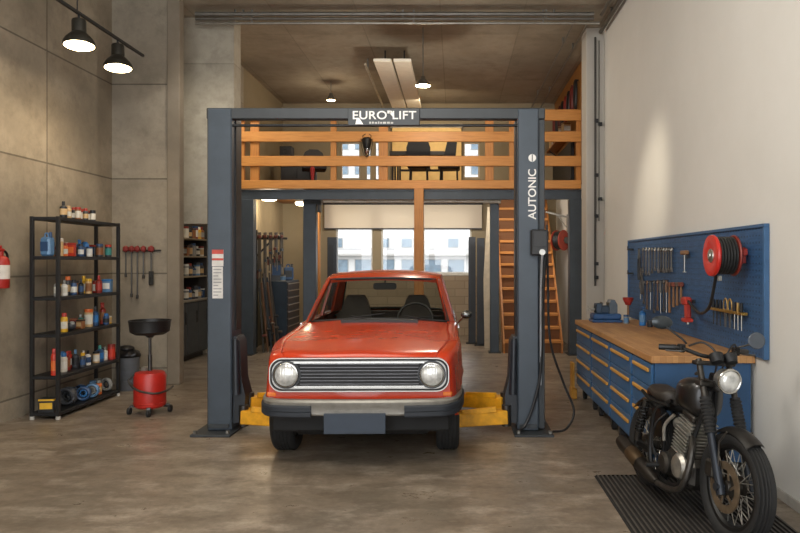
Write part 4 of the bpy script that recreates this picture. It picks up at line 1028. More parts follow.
def hang(kind, px, py, L, label, group, c=None, X=2.145):
    p = pgp(px, py, X); t = thing(kind, label, kind.split('_')[-1] if kind != 'combination_wrench' else 'wrench', (p[0], p[1], p[2]-L), 0, group)
    m = c or ST1
    MB().cyl((.0265, 0, L), (-.012, 0, L+.004), .004, n=6).build('peg', BLACKM, t)
    if kind == 'combination_wrench':
        b = MB(); b.box(-.005, .005, -.010, .010, .02, L-.02, .002); b.torus((0, 0, L-.012), (1, 0, 0), .019, .008, 18, 6); b.prism([(-.024, -.012), (-.010, .012), (.010, .012), (.024, -.012), (.024, .02), (.010, .04), (-.010, .04), (-.024, .02)], 'yz', -.006, .006); b.build('shaft', m, t)
    elif kind == 'pliers':
        for s in (-1, 1):
            MB().tube(smooth_path([(0, s*.012, L*.72), (0, s*.034, L*.5), (0, s*.03, L*.2), (0, s*.022, 0)]), .011, 7).build('handle', m, t)
        MB().cyl((-.012, 0, L*.74), (.012, 0, L*.74), .022).prism([(-.02, L*.72), (.02, L*.72), (.008, L*1.0), (-.008, L*1.0)], 'yz', -.010, .010).build('jaws', ST2, t)
    elif kind == 'screwdriver':
        MB().lathe([(0, L*.62), (.013, L*.63), (.017, L*.75), (.013, L*.9), (.016, L), (0, L)], n=10).build('handle', m, t)
        MB().cyl((0, 0, 0), (0, 0, L*.64), .0055, n=8).build('blade', ST1, t)
    elif kind == 'hammer':
        MB().box(-.014, .014, -.042, .042, L-.035, L+.008, .008).build('head', c or ST2, t)
        MB().lathe([(0, 0), (.014, .004), (.012, L*.5), (.009, L-.03), (0, L-.03)], n=10).build('handle', WDH, t)
    elif kind == 'saw':
        MB().tube(smooth_path([(0, -.03, L), (0, .09, L), (0, .09, L*.9), (0, .08, .06)]), .008, 7).build('frame', m, t)
    return t
g1 = 'wrenches in the upper row of the pegboard'; g2 = 'tools in the middle row of the pegboard'; g3 = 'tools in the low rack of the pegboard'
for k, px in enumerate((643, 646, 649, 652, 655, 658.4, 661, 663.6, 666.2, 668.8, 671.4)):
    hang('combination_wrench', px, 248.5, (.27, .29, .285, .26, .23, .25, .24, .24, .235, .23, .22)[k], f'steel wrench in the upper row of the pegboard, {ORD[k]} from the vise end', g1, ST1 if k % 3 else ST2)
hang('pliers', 639, 249, .36, 'long dark pliers hanging at the vise end of the upper row of tools', g1, BLACKM)
t = hang('pliers', 641.5, 268, .30, 'dark bolt cutters hanging below the long pliers at the pegboard edge', g1, mat('#3b3733', .5))
# brush with wooden block
p = pgp(684.5, 251, 2.13); t = thing('brush', 'T-shaped brush with brown wooden block beside the steel wrenches', 'brush', (p[0], p[1], p[2]-.20))
MB().box(-.02, .02, -.072, .072, .165, .205, .008).build('block', WDH, t); MB().cyl((0, 0, 0), (0, 0, .17), .008).box(-.01, .01, -.02, .02, 0, .012).build('handle', ALU, t)
for k, px in enumerate((640.5, 643.8, 647, 650.4, 654, 657.5, 660.6, 663.6, 666.4)):
    kd = ('screwdriver', 'combination_wrench', 'combination_wrench', 'screwdriver', 'combination_wrench', 'combination_wrench', 'screwdriver', 'combination_wrench', 'screwdriver')[k]
    hang(kd, px, 282-.2*k, (.20, .24, .30, .31, .33, .30, .34, .31, .33)[k], f'steel {"wrench" if "wrench" in kd else "screwdriver"} in the middle row of the pegboard, {ORD[k]} from the vise end', g2, (ST1, ST2, BRZ)[k % 3])
for k, (px, L) in enumerate(((669.5, .30), (673.5, .24), (677.2, .22), (681, .20))):
    hang('hammer', px, 283, L, f'hammer with reddish head in the middle row, {ORD[k]} after the wrenches', g2, mat(('#6f4a3c', '#7c3f32', '#5d4a40', '#74382d')[k], .5))
rkp = [pgp(712, 314, 2.13), pgp(743, 317, 2.13)]
t = thing('tool_holder', 'brass-coloured holder strip low on the pegboard near the motorcycle', 'tool holder', (2.14, (rkp[0][1]+rkp[1][1])/2, 1.205))
hl_ = abs(rkp[0][1]-rkp[1][1])/2+.02; MB().box(-.03, .018, -hl_, hl_, 0, .022, .003).build('strip', mat('#a3803f', .4, .6), t)
BRS = mat('#b5955c', .4, .7)
for k, px in enumerate((713.5, 717, 720.5, 725.5, 730, 734.5, 738, 741.5)):
    p = pgp(px, 314, 2.122); kd = 'pliers' if k in (3, 4) else 'screwdriver'
    t = thing(kd, f'small {kd} with {"brass" if k in (3,4,6) else "black"} grips in the low holder strip, {ORD[k]} from the vise end', kd, (2.122, p[1], 1.09), 0, g3)
    m = BRS if k in (3, 4, 6) else BLACK
    if kd == 'screwdriver':
        MB().lathe([(0, .125), (.011, .126), (.014, .16), (.011, .19), (.012, .205), (0, .205)], n=10).build('handle', m, t)
        MB().cyl((0, 0, .0), (0, 0, .13), .0055, n=8).build('blade', BLACKM if k < 5 else ST1, t)
    else:
        for s in (-1, 1): MB().tube(smooth_path([(0, s*.01, .115), (0, s*.035, .15), (0, s*.03, .2), (0, s*.005, .225)]), .006, 7).build('handle', m, t)
        MB().prism([(-.014, .12), (.014, .12), (.005, .0), (-.005, .0)], 'yz', -.006, .006).build('blades', ST1, t)
# black cleats at the far edge of the board
for k, (py, lab) in enumerate(((249.5, 'upper black hook at the far edge of the pegboard'), (273.5, 'lower black hook at the far edge of the pegboard'))):
    p = pgp(631.5, py, 2.15); t = MB().box(p[0]-.05, p[0]+.02, p[1]-.03, p[1]+.03, p[2]-.01, p[2]+.012, .004).cyl((p[0]-.045, p[1], p[2]), (p[0]-.045, p[1], p[2]+.04), .008)
    t.build('wall_hook', BLACK, label=lab, cat='hook')
# air hose drum
dr = thing('hose_drum', 'big red-faced hose drum with black hose on the pegboard above the motorcycle', 'hose reel', (1.92, 5.10, 1.648))
AX = (-1, 0, 0)
MB().lathe([(.045, 0), (.09, .006), (.135, .010), (.153, .006), (.157, -.01), (.150, -.022), (.04, -.022)], axis=AX, n=40).build('front_flange', mat('#c02a20', .38, 0, .05), dr)
MB().lathe([(0, .02), (.022, .02), (.026, .012), (.05, .008), (.055, -.005), (0, -.005)], axis=AX, n=24).build('hub', ALU, dr)
hd = MB()
prof = [(.04, -.022)]
for k in range(6): z = -.024-k*.022; prof += [(.128, z), (.142, z-.006), (.142, z-.016), (.128, z-.022)]
prof += [(.04, -.158)]
hd.lathe(prof, axis=AX, n=40).build('wound_hose', mat('#20201f', .6), dr)
MB().lathe([(.04, -.16), (.150, -.16), (.155, -.168), (.150, -.176), (.04, -.176)], axis=AX, n=40).build('rear_flange', mat('#7c2c22', .45), dr)
MB().box(.176, .245, -.05, .05, -.06, .06, .006).cyl((.17, 0, 0), (.25, 0, 0), .035).box(.2, .24, -.09, -.03, .0, .05, .006).build('wall_bracket', mat('#9a2f25', .45), dr)
MB().box(.05, .08, -.01, .01, -.19, -.15, .004).build('hose_guide', ALU, dr)
MB().tube(smooth_path([(.05, .03, -.135), (.06, .09, -.22), (.08, .25, -.40), (.13, .60, -.475), (.17, .99, -.40)], 8), .0125, 8).build('hose_end', mat('#1b1b1b', .6), dr)
ag = thing('air_tool', 'red air wrench hanging on the hose end above the worktop', 'air tool', (2.09, 6.14, 1.04))
RDA = mat('#a83226', .45)
MB().box(-.035, .035, -.055, .065, .17, .245, .016).build('motor_housing', RDA, ag); MB().cyl((0, .06, .207), (0, .11, .207), .028).build('anvil', ST2, ag)
MB().bar((0, -.02, .18), (0, -.035, .05), .05, .055, .012).build('grip', RDA, ag); MB().box(-.04, .04, -.07, .03, .02, .055, .008).build('base', RDA, ag)
MB().box(.034, .08, -.01, .01, .19, .22, .003).build('hook', BLACKM, ag)
MB().cyl((0, -.035, .025), (0, -.035, -.0), .014).build('fitting', ALU, ag)

# ------------------------------------------------------------------ things on the worktop
vb = mat('#2a4f7c', .42, .1); vd = mat('#3b4b5c', .4, .3)
vs = thing('bench_vise', 'blue bench vise bolted to the far end of the worktop', 'vise', (1.73, 7.82, BZ))
MB().box(-.17, .17, -.12, .12, 0, .03, .008).box(-.16, .16, -.11, .11, .03, .10, .02).build('base', vb, vs)
MB().box(-.12, .04, -.05, .05, .10, .19, .014).box(-.12, -.05, -.075, .075, .10, .215, .012).build('sliding_jaw', vd, vs)
MB().prism([(.03, .10), (.12, .10), (.12, .20), (.09, .255), (.045, .255), (.03, .21)], 'xz', -.08, .08).build('fixed_jaw', mat('#56616b', .4, .3), vs)
MB().box(-.05, -.042, -.07, .07, .19, .225).box(.022, .03, -.07, .07, .19, .225).build('jaw_plate', ST2, vs)
MB().cyl((-.20, 0, .145), (-.1, 0, .145), .014).cyl((-.185, -.09, .115), (-.185, .09, .175), .007).build('screw_handle', ALU, vs)
t = thing('rubber_mallet', 'small red-headed plunger mallet standing upright on the worktop beside the vise', 'mallet', (1.965, 7.72, BZ))
MB().lathe([(0, 0), (.02, 0), (.02, .012), (.013, .02), (.012, .22), (0, .22)], n=12).build('handle', mat('#8a6a4a', .55), t)
MB().lathe([(0, .2), (.03, .2), (.045, .235), (.058, .262), (.06, .285), (0, .285)], n=18).build('head', mat('#9a2a20', .5), t)
goods('trigger', 2.03, 7.36, BZ+.001, .21, .036, BB, BL, PB, 'bright blue spray bottle standing on the worktop by the pegboard')
goods('jar', 2.06, 7.18, BZ+.001, .07, .03, K, DG, K, 'small black pot on the worktop next to the blue spray bottle')
goods('tin', 1.9, 7.55, BZ+.001, .10, .03, GR, BL, PB, 'pale tin on the worktop between the red mallet and blue spray bottle')
# short yellow board at the far end of the bench
MB().box(1.37, 1.40, 7.95, 8.1, .12, .42, .004).box(1.365, 1.425, 7.93, 8.12, 0, .12, .006).build('step_block', mat('#c08a2c', .55), label='small yellow wooden block standing at the far foot of the workbench', cat='block')
# ribbed rubber mat
def ribs():
    x0, x1, y0, y1 = 1.04, 2.02, 3.25, 5.07; n = 30; vs = []; prof = []
    w = (x1-x0)/n
    for i in range(n):
        a = x0+i*w; prof += [(a, .004), (a+w*.36, .004), (a+w*.46, .014), (a+w*.84, .014), (a+w*.95, .004)]
    prof.append((x1, .006)); poly = [(x0, 0)]+prof+[(x1, 0)]
    k = len(poly); vs = [(a, y, z) for y in (y0, y1) for a, z in poly]
    fs = [[i, i+1, k+i+1, k+i] for i in range(k-1)]
    for o in (0, k):
        for i in range(1, k-2): fs.append([o, o+i, o+i+1])
    return vs, fs
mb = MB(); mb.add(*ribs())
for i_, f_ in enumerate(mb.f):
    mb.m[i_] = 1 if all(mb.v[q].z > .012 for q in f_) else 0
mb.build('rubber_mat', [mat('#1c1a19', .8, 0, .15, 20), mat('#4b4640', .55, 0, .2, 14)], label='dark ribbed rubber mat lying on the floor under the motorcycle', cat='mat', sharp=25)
# ------------------------------------------------------------------ motorcycle (x forward, y to the rider's left)
mc = thing('motorcycle', 'black vintage roadster motorcycle with round headlight standing on the ribbed mat', 'motorcycle', (1.467, 4.33, .02), rot=(radians(-4.5), 0, atan2(-.984, .177)))
WBH = .51
MBK = mat('#131314', .32, .1, .2, 12, .3); MFR = mat('#191919', .45, .3, .15, 14); MAL = mat('#aeaba3', .36, .8, .25, 18); MDK = mat('#4a4743', .45, .8, .25, 22); GOLD = mat('#85745f', .45, .7, .2, 16)
TYRE = mat('#1d1d1d', .7, 0, .15, 30)
def mwheel(name, x, R, w, disc):
    t = MB(); prof = [(R*.74, -w*.55), (R*.80, -w*.85), (R*.88, -w)]
    for k in range(7):
        u = -w*.86+k*w*.86/3; r = R-.030*(u/w)**2; prof += [(r, u-.005), (r, u+.004), (r-.007, u+.005), (r-.007, u+.008)]
    prof += [(R*.88, w), (R*.80, w*.85), (R*.74, w*.55)]
    t.lathe(prof, (x, 0, R), (0, 1, 0), 48, True); wo = t.build(name, TYRE, mc)
    MB().lathe([(R*.66, -w*.35), (R*.70, -w*.6), (R*.765, -w*.66), (R*.77, -w*.5), (R*.72, -w*.3), (R*.72, w*.3), (R*.77, w*.5), (R*.765, w*.66), (R*.70, w*.6), (R*.66, w*.35)], (x, 0, R), (0, 1, 0), 44, True).build('rim', MFR, wo)
    MB().lathe([(0, -.065), (.03, -.065), (.035, -.05), (.062, -.045), (.062, -.03), (.04, -.02), (.04, .02), (.062, .03), (.062, .045), (.03, .055), (0, .06)], (x, 0, R), (0, 1, 0), 24).build('hub', MDK, wo)
    sp = MB()
    for k in range(36):
        a = 2*pi*k/36; s = (-1, 1)[k % 2]; da = (.38 if (k//2) % 2 else -.38)
        sp.cyl((x+.058*cos(a+da), s*.036, R+.058*sin(a+da)), (x+R*.70*cos(a), s*.010, R+R*.70*sin(a)), .0028, n=5)
    sp.build('spokes', MAL, wo)
    if disc:
        d = MB(); d.lathe([(.098, -.004), (.142, -.004), (.142, .004), (.098, .004)], (x, -.068, R), (0, 1, 0), 40, True)
        for k in range(6):
            a = 2*pi*k/6; d.bar((x+.05*cos(a), -.064, R+.05*sin(a)), (x+.10*cos(a+.3), -.068, R+.10*sin(a+.3)), .014, .006, up=(0, 1, 0))
        d.build('brake_disc', GOLD, wo, label='tan coloured brake disc')
    return wo
mwheel('front_wheel', WBH, .312, .056, True)
mwheel('rear_wheel', -WBH, .290, .050, False)
# fork
for s in (-1, 1):
    y = s*.098; ax = Vector((WBH, y, .312)); tp = Vector((WBH-.315, y, .985)); d = tp-ax
    lo = MB().cyl(ax-d*.06, ax+d*.42, .025, .023).cyl((WBH, y-.02*s, .312), (WBH, y+.03*s, .312), .022).build('fork_leg', mat('#2b3038', .35, .4), mc)
    MB().cyl(ax+d*.4, tp, .0185).build('fork_tube', MDK, lo)
    g = [];
    for k in range(10): 
        g += [(.036, k*.021), (.028, k*.021+.0105)]
    g.append((.032, .212)); MB().lathe([(.0, 0)]+g+[(.0, .212)], ax+d*.40, d, 16).build('fork_gaiter', RUBBER, lo)
for f, w in ((.80, .030), (.97, .022)):
    c = Vector((WBH, 0, .312))+Vector((-.315, 0, .673))*f
    MB().box(c.x-.035, c.x+.03, -.13, .13, c.z-w/2, c.z+w/2, .008).build('triple_clamp', MDK, mc)
# front mudguard
fm_ = MB(); rows = []
for i in range(15):
    a = radians(58+i*62/14)
    R = .335; row = []
    for j in range(9):
        u = -1+j/4; row.append(Vector((WBH+(R-.03*u*u)*cos(a), u*.058, .312+(R-.03*u*u)*sin(a))))
    rows.append(row)
fm_.grid(rows); fm_.grid([[p*1.0+Vector((0, 0, -.006)) for p in r] for r in rows]); fm_.build('front_mudguard', mat('#1f1d1b', .4, .3, .2), mc)
for s in (-1, 1): MB().tube([(WBH+.0, s*.078, .62), (WBH-.05, s*.09, .55), (WBH-.02, s*.10, .36)], .006, 6).build('mudguard_stay', MDK, mc)
# headlight
hx, hz = WBH-.14, .885
MB().lathe([(.0, -.10), (.04, -.095), (.062, -.06), (.070, -.01), (.070, .01)], (hx, 0, hz), (1, 0, -.08), 28).build('headlight_shell', mat('#8f8f8c', .3, .7), mc)
MB().torus((hx+.012, 0, hz), (1, 0, -.08), .068, .008, 30, 8).build('headlight_ring', CHROME, mc)
MB().lathe([(.064, 0), (.057, .012), (.038, .022), (.0, .027)], (hx+.012, 0, hz), (1, 0, -.08), 28).build('headlight', LENS, mc)
for s in (-1, 1): MB().bar((hx-.02, s*.088, hz-.01), (hx-.11, s*.10, hz-.01), .03, .006).build('headlight_bracket', MDK, mc)
for s in (-1, 1): MB().lathe([(0, -.03), (.036, -.03), (.042, .0), (.042, .02), (.036, .026), (0, .026)], (hx-.07, s*.045, hz+.125), (-.6, 0, 1), 20).build('gauge', BLACKM, mc)
# handlebar
hbz = 1.02; hb0 = WBH-.33
MB().tube(smooth_path([(hb0-.10, -.29, 1.035), (hb0-.04, -.19, 1.04), (hb0+.03, -.09, 1.01), (hb0+.03, 0, 1.005), (hb0+.03, .09, 1.01), (hb0-.04, .19, 1.04), (hb0-.10, .29, 1.035)]), .0125, 10).build('handlebar', MFR, mc)
for s in (-1, 1):
    y = lambda v: s*v
    MB().tube([(hb0-.06, y(.21), 1.04), (hb0-.11, y(.30), 1.034)], .0185, 12).build('grip', BLACK, mc)
    MB().box(hb0-.07, hb0-.02, min(y(.165), y(.205)), max(y(.165), y(.205)), 1.015, 1.065, .008).build('switch_block', MFR, mc)
    MB().tube(smooth_path([(hb0-.01, y(.17), 1.035), (hb0+.035, y(.22), 1.03), (hb0-.02, y(.30), 1.025)]), .006, 6).build('lever', MDK, mc)
    MB().tube(smooth_path([(hb0-.0, y(.16), 1.06), (hb0+.06, y(.10), 1.09), (hb0+.10, y(.03), 1.02), (hb0+.06, y(.02), .86)]), .006, 6).build('control_cable', BLACK, mc)
# mirrors: long stalk up on the rider's right, low round one on the left
m1 = MB().tube(smooth_path([(hb0-.03, -.16, 1.07), (hb0-.04, -.19, 1.10), (hb0-.11, -.26, 1.16)]), .0065, 7).build('mirror_stalk', MFR, mc)
MB().ball((hb0-.12, -.285, 1.185), (.022, .072, .042)).build('mirror_head', mat('#3a4044', .3, .4), m1)
m2 = MB().tube(smooth_path([(hb0-.02, .16, 1.06), (hb0+.02, .19, 1.08), (hb0+.04, .235, 1.10)]), .006, 7).build('mirror_stalk', MDK, mc)
MB().lathe([(0, -.02), (.03, -.018), (.05, 0), (.052, .008), (.046, .012), (0, .010)], (hb0+.04, .262, 1.12), (.9, -.2, .1), 24).build('mirror_head', mat('#596069', .25, .6), m2)
# frame
fr = MB()
fr.tube(smooth_path([(WBH-.30, 0, .90), (.14, 0, .76), (-.12, 0, .62), (-.42, 0, .60)]), .024, 10)
fr.build('backbone', MFR, mc)
for s in (-1, 1):
    MB().tube(smooth_path([(WBH-.29, s*.02, .80), (WBH-.36, s*.06, .52), (WBH-.40, s*.10, .26), (.06, s*.12, .17), (-.22, s*.12, .18), (-.30, s*.12, .34), (-.28, s*.11, .56), (-.16, s*.06, .66)]), .016, 8).build('frame_cradle', MFR, mc)
    MB().tube(smooth_path([(-.16, s*.08, .63), (-.36, s*.105, .63), (-.52, s*.095, .66)]), .013, 8).build('subframe', MFR, mc)
    MB().bar((-.25, s*.105, .30), (-WBH, s*.105, .30), .028, .045, .006, up=(0, 0, 1)).build('swingarm', MFR, mc)
    sh = MB().cyl((-WBH+.02, s*.125, .32), (-.40, s*.125, .62), .018).build('shock', MDK, mc)
    a = Vector((-WBH+.02, s*.125, .32)); b = Vector((-.40, s*.125, .62)); Rm = frame_to(b-a)
    MB().tube([a+(b-a)*(.2+.7*i/70)+Rm @ Vector((.030*cos(i*.85), .030*sin(i*.85), 0)) for i in range(71)], .0055, 6).build('spring', MFR, sh)
    MB().cyl((-.12, s*.12, .25), (-.12, s*.23, .25), .014).build('foot_peg', RUBBER, mc)
# tank: lofted shell
tk_ = MB(); rows = []
for i in range(13):
    u = i/12; x = .205-.40*u
    wd = .135*(sin(pi*min(1, .12+u*.95))**.55)*(1-.25*u); zt = .875-.10*u*u-.035*(1-u)**4; zbm = .62+.03*u
    if i in (0, 12): wd *= .35; zt -= .03; zbm += .03
    row = []
    for j in range(21):
        a = -pi/2+2*pi*j/20
        cy, cz = cos(a), sin(a); e = .72
        row.append(Vector((x, wd*abs(cy)**e*(1 if cy >= 0 else -1), (zt+zbm)/2+(zt-zbm)/2*abs(cz)**e*(1 if cz >= 0 else -1))))
    rows.append(row)
tk_.grid(rows); tk_.add(rows[0], [list(range(20))]); tk_.add(rows[-1], [list(range(20))])
to = tk_.build('tank', MBK, mc, sharp=60)
MB().lathe([(0, 0), (.03, 0), (.03, .012), (.022, .02), (0, .02)], (.05, 0, .868), (0, 0, 1), 18).build('filler_cap', MDK, to)
# seat
se = MB(); rows = []
for i in range(11):
    u = i/10; x = -.175-.30*u; wd = (.085+.03*sin(pi*min(u*1.1, 1)))*(1 if i not in (0, 10) else .55); zt = .735-.025*sin(pi*u)-.0*u-(.02 if i in (0, 10) else 0); zbm = .625+.03*u
    rows.append([Vector((x, wd*abs(cos(a))**.7*(1 if cos(a) >= 0 else -1), (zt+zbm)/2+(zt-zbm)/2*abs(sin(a))**.7*(1 if sin(a) >= 0 else -1))) for a in [-pi/2+2*pi*j/18 for j in range(19)]])
se.grid(rows); se.add(rows[0], [list(range(18))]); se.add(rows[-1], [list(range(18))])
se.build('seat', mat('#2a241e', .55, 0, .3, 10), mc, sharp=60)
# rear mudguard and light
rows = []
for i in range(13):
    a = radians(55+i*85/12); rows.append([Vector((-WBH+(.315-.03*u*u)*cos(a), u*.058, .30+(.33-.03*u*u)*sin(a))) for u in [-1+j/4 for j in range(9)]])
rm_ = MB(); rm_.grid(rows); rm_.grid([[p-Vector((0, 0, .006)) for p in r] for r in rows]); rm_.build('rear_mudguard', MBK, mc)
MB().cyl((-.53, 0, .655), (-.57, 0, .65), .036).build('tail_light', mat('#2a1210', .3), mc)
# engine
en = MB(); en.box(-.17, .19, -.10, .10, .175, .36, .04); eo = en.build('crankcase', MDK, mc)
for s in (-1, 1):
    MB().lathe([(0, 0), (.082, 0), (.084, .014), (.066, .034), (.03, .042), (0, .042)], (.085, s*.10, .30), (0, s, 0), 26).build('engine_cover', MAL, eo, label='bright round engine cover')
    MB().lathe([(0, 0), (.072, 0), (.070, .03), (.05, .045), (0, .045)], (-.085, s*.10, .275), (0, s, 0), 24).build('clutch_cover', MDK, eo)
cyl = MB(); base = Vector((.03, 0, .36)); up = Vector((.22, 0, .97)).normalized(); Rm = Matrix((Vector((0, 1, 0)).cross(up), Vector((0, 1, 0)), up)).transposed()
cyl.cbox(base+up*.12, (.105, .15, .25), .012, Rm)
for k in range(11): cyl.cbox(base+up*(.015+k*.022), (.165, .215 if k < 8 else .18, .008), .002, Rm)
cyl.build('cylinder_block', MAL, eo)
MB().cbox(base+up*.265, (.14, .17, .045), .015, Rm).build('cylinder_head', MDK, eo)
MB().cyl((-.06, -.0, .50), (-.16, 0, .52), .042).cyl((-.08, -.04, .47), (-.08, .04, .47), .03).build('carburettor', MAL, eo)
for s in (-1, 1):
    MB().prism([(-.15, .42), (-.29, .40), (-.32, .58), (-.20, .60)], 'xz', min(s*.085, s*.115), max(s*.085, s*.115)).build('side_cover', MBK, mc)
MB().tube(smooth_path([(-.16, -.09, .58), (-.20, -.14, .50), (-.22, -.15, .38), (-.18, -.13, .28)]), .008, 7).build('breather_hose', BLACK, mc)
MB().tube(smooth_path([(-.02, -.11, .60), (-.07, -.145, .52), (-.08, -.14, .42)]), .011, 7).build('intake_hose', MAL, mc)
# exhausts
for s in (-1, 1):
    ex = MB().tube(smooth_path([(.12, s*.06, .50), (.20, s*.10, .46), (.23, s*.13, .34), (.19, s*.15, .20), (.05, s*.16, .15), (-.12, s*.165, .15)]), .021, 10).build('exhaust_header', MDK, mc)
    MB().lathe([(.022, 0), (.040, .05), (.047, .12), (.050, .50), (.042, .56), (.030, .565), (.030, .50), (0, .50)], (-.08, s*.168, .15), (-.95, s*.02, .22), 18).build('muffler', mat('#2b2723', .4, .5, .25), ex)
MB().lathe([(.051, 0), (.053, .004), (.053, .15), (.051, .155)], (-.31, -.173, .203), (-.95, -.02, .22), 18, True).build('heat_shield', mat('#54432f', .45, .6, .2), mc, label='brown heat shield of the muffler')
# chain guard, side stand, front brake caliper
MB().box(-.5, -.2, .075, .10, .36, .40, .008).build('chain_guard', MFR, mc)
MB().tube([(-.05, .12, .17), (-.03, .20, .09), (-.01, .27, .028)], .012, 8).build('side_stand', MFR, mc)
MB().box(WBH-.17, WBH-.08, -.10, -.045, .33, .43, .012).build('brake_caliper', MDK, mc)
# ------------------------------------------------------------------ things on the mezzanine
MZ = 2.951; DKF = mat('#1c1a19', .55); DKM = mat('#23211f', .5, .2)
def zat(py, d): return H+(VY-py)*d/F
MB().box(-1.36, .14, 14.70, 14.78, 2.952, 4.50, .006).build('wall_panel', mat('#eac783', .65, 0, .05), label='large pale yellow panel against the back wall of the mezzanine', cat='wall panel', origin=(-.6, 14.74, 2.952))
MB().box(-1.4, .16, 14.66, 14.78, 4.501, 4.58, .004).build('ledge', mat('#ddd8cc', .6), label='white ledge along the top of the yellow panel', cat='ledge')
# desk
x0, x1 = P(391, 0, 13.6)[0], P(445, 0, 13.6)[0]
dk = thing('desk', 'long dark desk standing before the yellow panel on the mezzanine', 'desk', ((x0+x1)/2, 13.6, MZ)); w = (x1-x0)/2
MB().box(-w, w, -.3, .3, .74, .82, .006).build('top', DKF, dk)
for x in (-w+.06, -w+.16, w-.06):
    for y in (-.26, .26): MB().box(x-.018, x+.018, y-.018, y+.018, 0, .74).build('leg', DKM, dk)
MB().box(-w+.2, w-.06, -.02, .02, .46, .50).build('cross_bar', DKM, dk)
def chair(px, d, label, rz=0, slant=.05, round_=True):
    p = P(px, 0, d); c = thing('chair', label, 'chair', (p[0], d, MZ), rz, 'dark chairs on the mezzanine')
    MB().box(-.21, .21, -.21, .21, .42, .53, .03).build('seat', DKF, c)
    for x in (-.17, .17):
        for y in (-.17, .17): MB().cyl((x, y, 0), (x*.9, y*.9, .43), .016, n=8).build('leg', DKM, c)
    b = MB()
    if round_: b.prism([(-.22, .56), (.22, .56), (.225, .80), (.19, .90), (.12, .935), (-.12, .935), (-.19, .90), (-.225, .80)], 'xz', -.24, -.19)
    else: b.prism([(-.12, .55), (.12, .55), (.10+slant, .98), (-.08+slant, .98)], 'xz', -.24, -.20)
    bo = b.build('backrest', DKF, c); MB().box(-.03, .03, -.22, -.19, .5, .6).build('back_stay', DKM, c)
    return c
chair(419, 13.0, 'dark chair with rounded backrest in front of the desk on the mezzanine')
chair(449, 13.1, 'dark chair with straight leaning backrest at the right end of the desk', slant=.06, round_=False)
# dark furniture at the left
cb_ = thing('sideboard', 'black low sideboard on the left of the mezzanine behind the railing', 'sideboard', (P(299, 0, 13.8)[0], 13.8, MZ))
MB().box(-.32, .32, -.2, .2, .03, .56, .008).build('body', DKF, cb_); MB().box(-.3, .3, -.17, .17, 0, .03).build('plinth', DKM, cb_)
for k in (-1, 1): MB().box(min(k*.31, k*.01), max(k*.31, k*.01), -.212, -.2, .06, .53, .003).build('door', mat('#24211f', .5), cb_)
sp = thing('loudspeaker', 'black box loudspeaker on the sideboard behind the railing', 'loudspeaker', (P(287, 0, 13.8)[0], 13.8, MZ+.561))
MB().box(-.12, .12, -.12, .12, 0, .42, .008).build('cabinet', DKF, sp)
for z, r in ((.14, .08), (.31, .045)): MB().lathe([(r, 0), (r*.95, .008), (r*.4, -.01), (0, .0)], (0, -.121, z), (0, -1, 0), 20).build('driver', DKM, sp)
oc = thing('office_chair', 'black rounded swivel chair beside the sideboard on the mezzanine', 'chair', (P(314, 0, 13.2)[0], 13.2, MZ), .25)
MB().prism([(-.2, .45), (.2, .45), (.22, .68), (.17, .80), (.08, .86), (-.08, .86), (-.17, .80), (-.22, .68)], 'xz', .16, .22).build('backrest', DKF, oc)
MB().box(-.23, .23, -.22, .2, .42, .50, .03).build('seat', DKF, oc); MB().cyl((0, 0, .06), (0, 0, .42), .03).build('column', DKM, oc)
for k in range(5):
    a = 2*pi*k/5; f = MB().bar((0, 0, .07), (.26*cos(a), .26*sin(a), .055), .035, .025).build('foot', DKM, oc)
    MB().cyl((.26*cos(a)-.012, .26*sin(a), .025), (.26*cos(a)+.012, .26*sin(a), .025), .025, n=10).build('caster', BLACK, f)
rs = P(312.5, 0, 12.6); t = thing('umbrella', 'closed red umbrella standing beside the swivel chair on the mezzanine', 'umbrella', (rs[0], 12.6, MZ))
MB().lathe([(0, .02), (.012, .03), (.045, .38), (.02, .42), (0, .42)], n=12).build('canopy', mat('#a52a2a', .6), t); MB().cyl((0, 0, 0), (0, 0, .52), .008).build('shaft', DKM, t)
# caged lantern on the railing
lp = P(367, 157, 11.62); t = thing('lantern', 'black caged lantern hanging on the front of the railing below the lift sign', 'lantern', (lp[0], 11.60, lp[2]))
LB = mat('#1d1b19', .45, .4)
MB().lathe([(0, .14), (.055, .14), (.085, .26), (.09, .30), (.05, .33), (0, .33)], n=16).build('hood', LB, t)
MB().lathe([(0, .02), (.03, .025), (.045, .06), (.05, .14), (0, .14)], n=16).build('glass', glass('lantern_glass', '#d8c8b0', .2), t)
MB().ball((0, 0, .085), (.022, .022, .035), 10, 7).build('bulb', mat('#a86a50', .3), t)
for k in range(6):
    a = 2*pi*k/6; MB().tube(smooth_path([(.10*cos(a), .10*sin(a)*.8, .31), (.092*cos(a), .092*sin(a)*.8, .2), (.06*cos(a), .06*sin(a)*.8, .06), (.01*cos(a), .01*sin(a), 0)]), .005, 5).build('cage_wire', LB, t)
for s in (-1, 1): MB().tube(smooth_path([(s*.06, 0, .31), (s*.07, .01, .36), (s*.03, .06, .40)]), .006, 6).build('hook', LB, t)
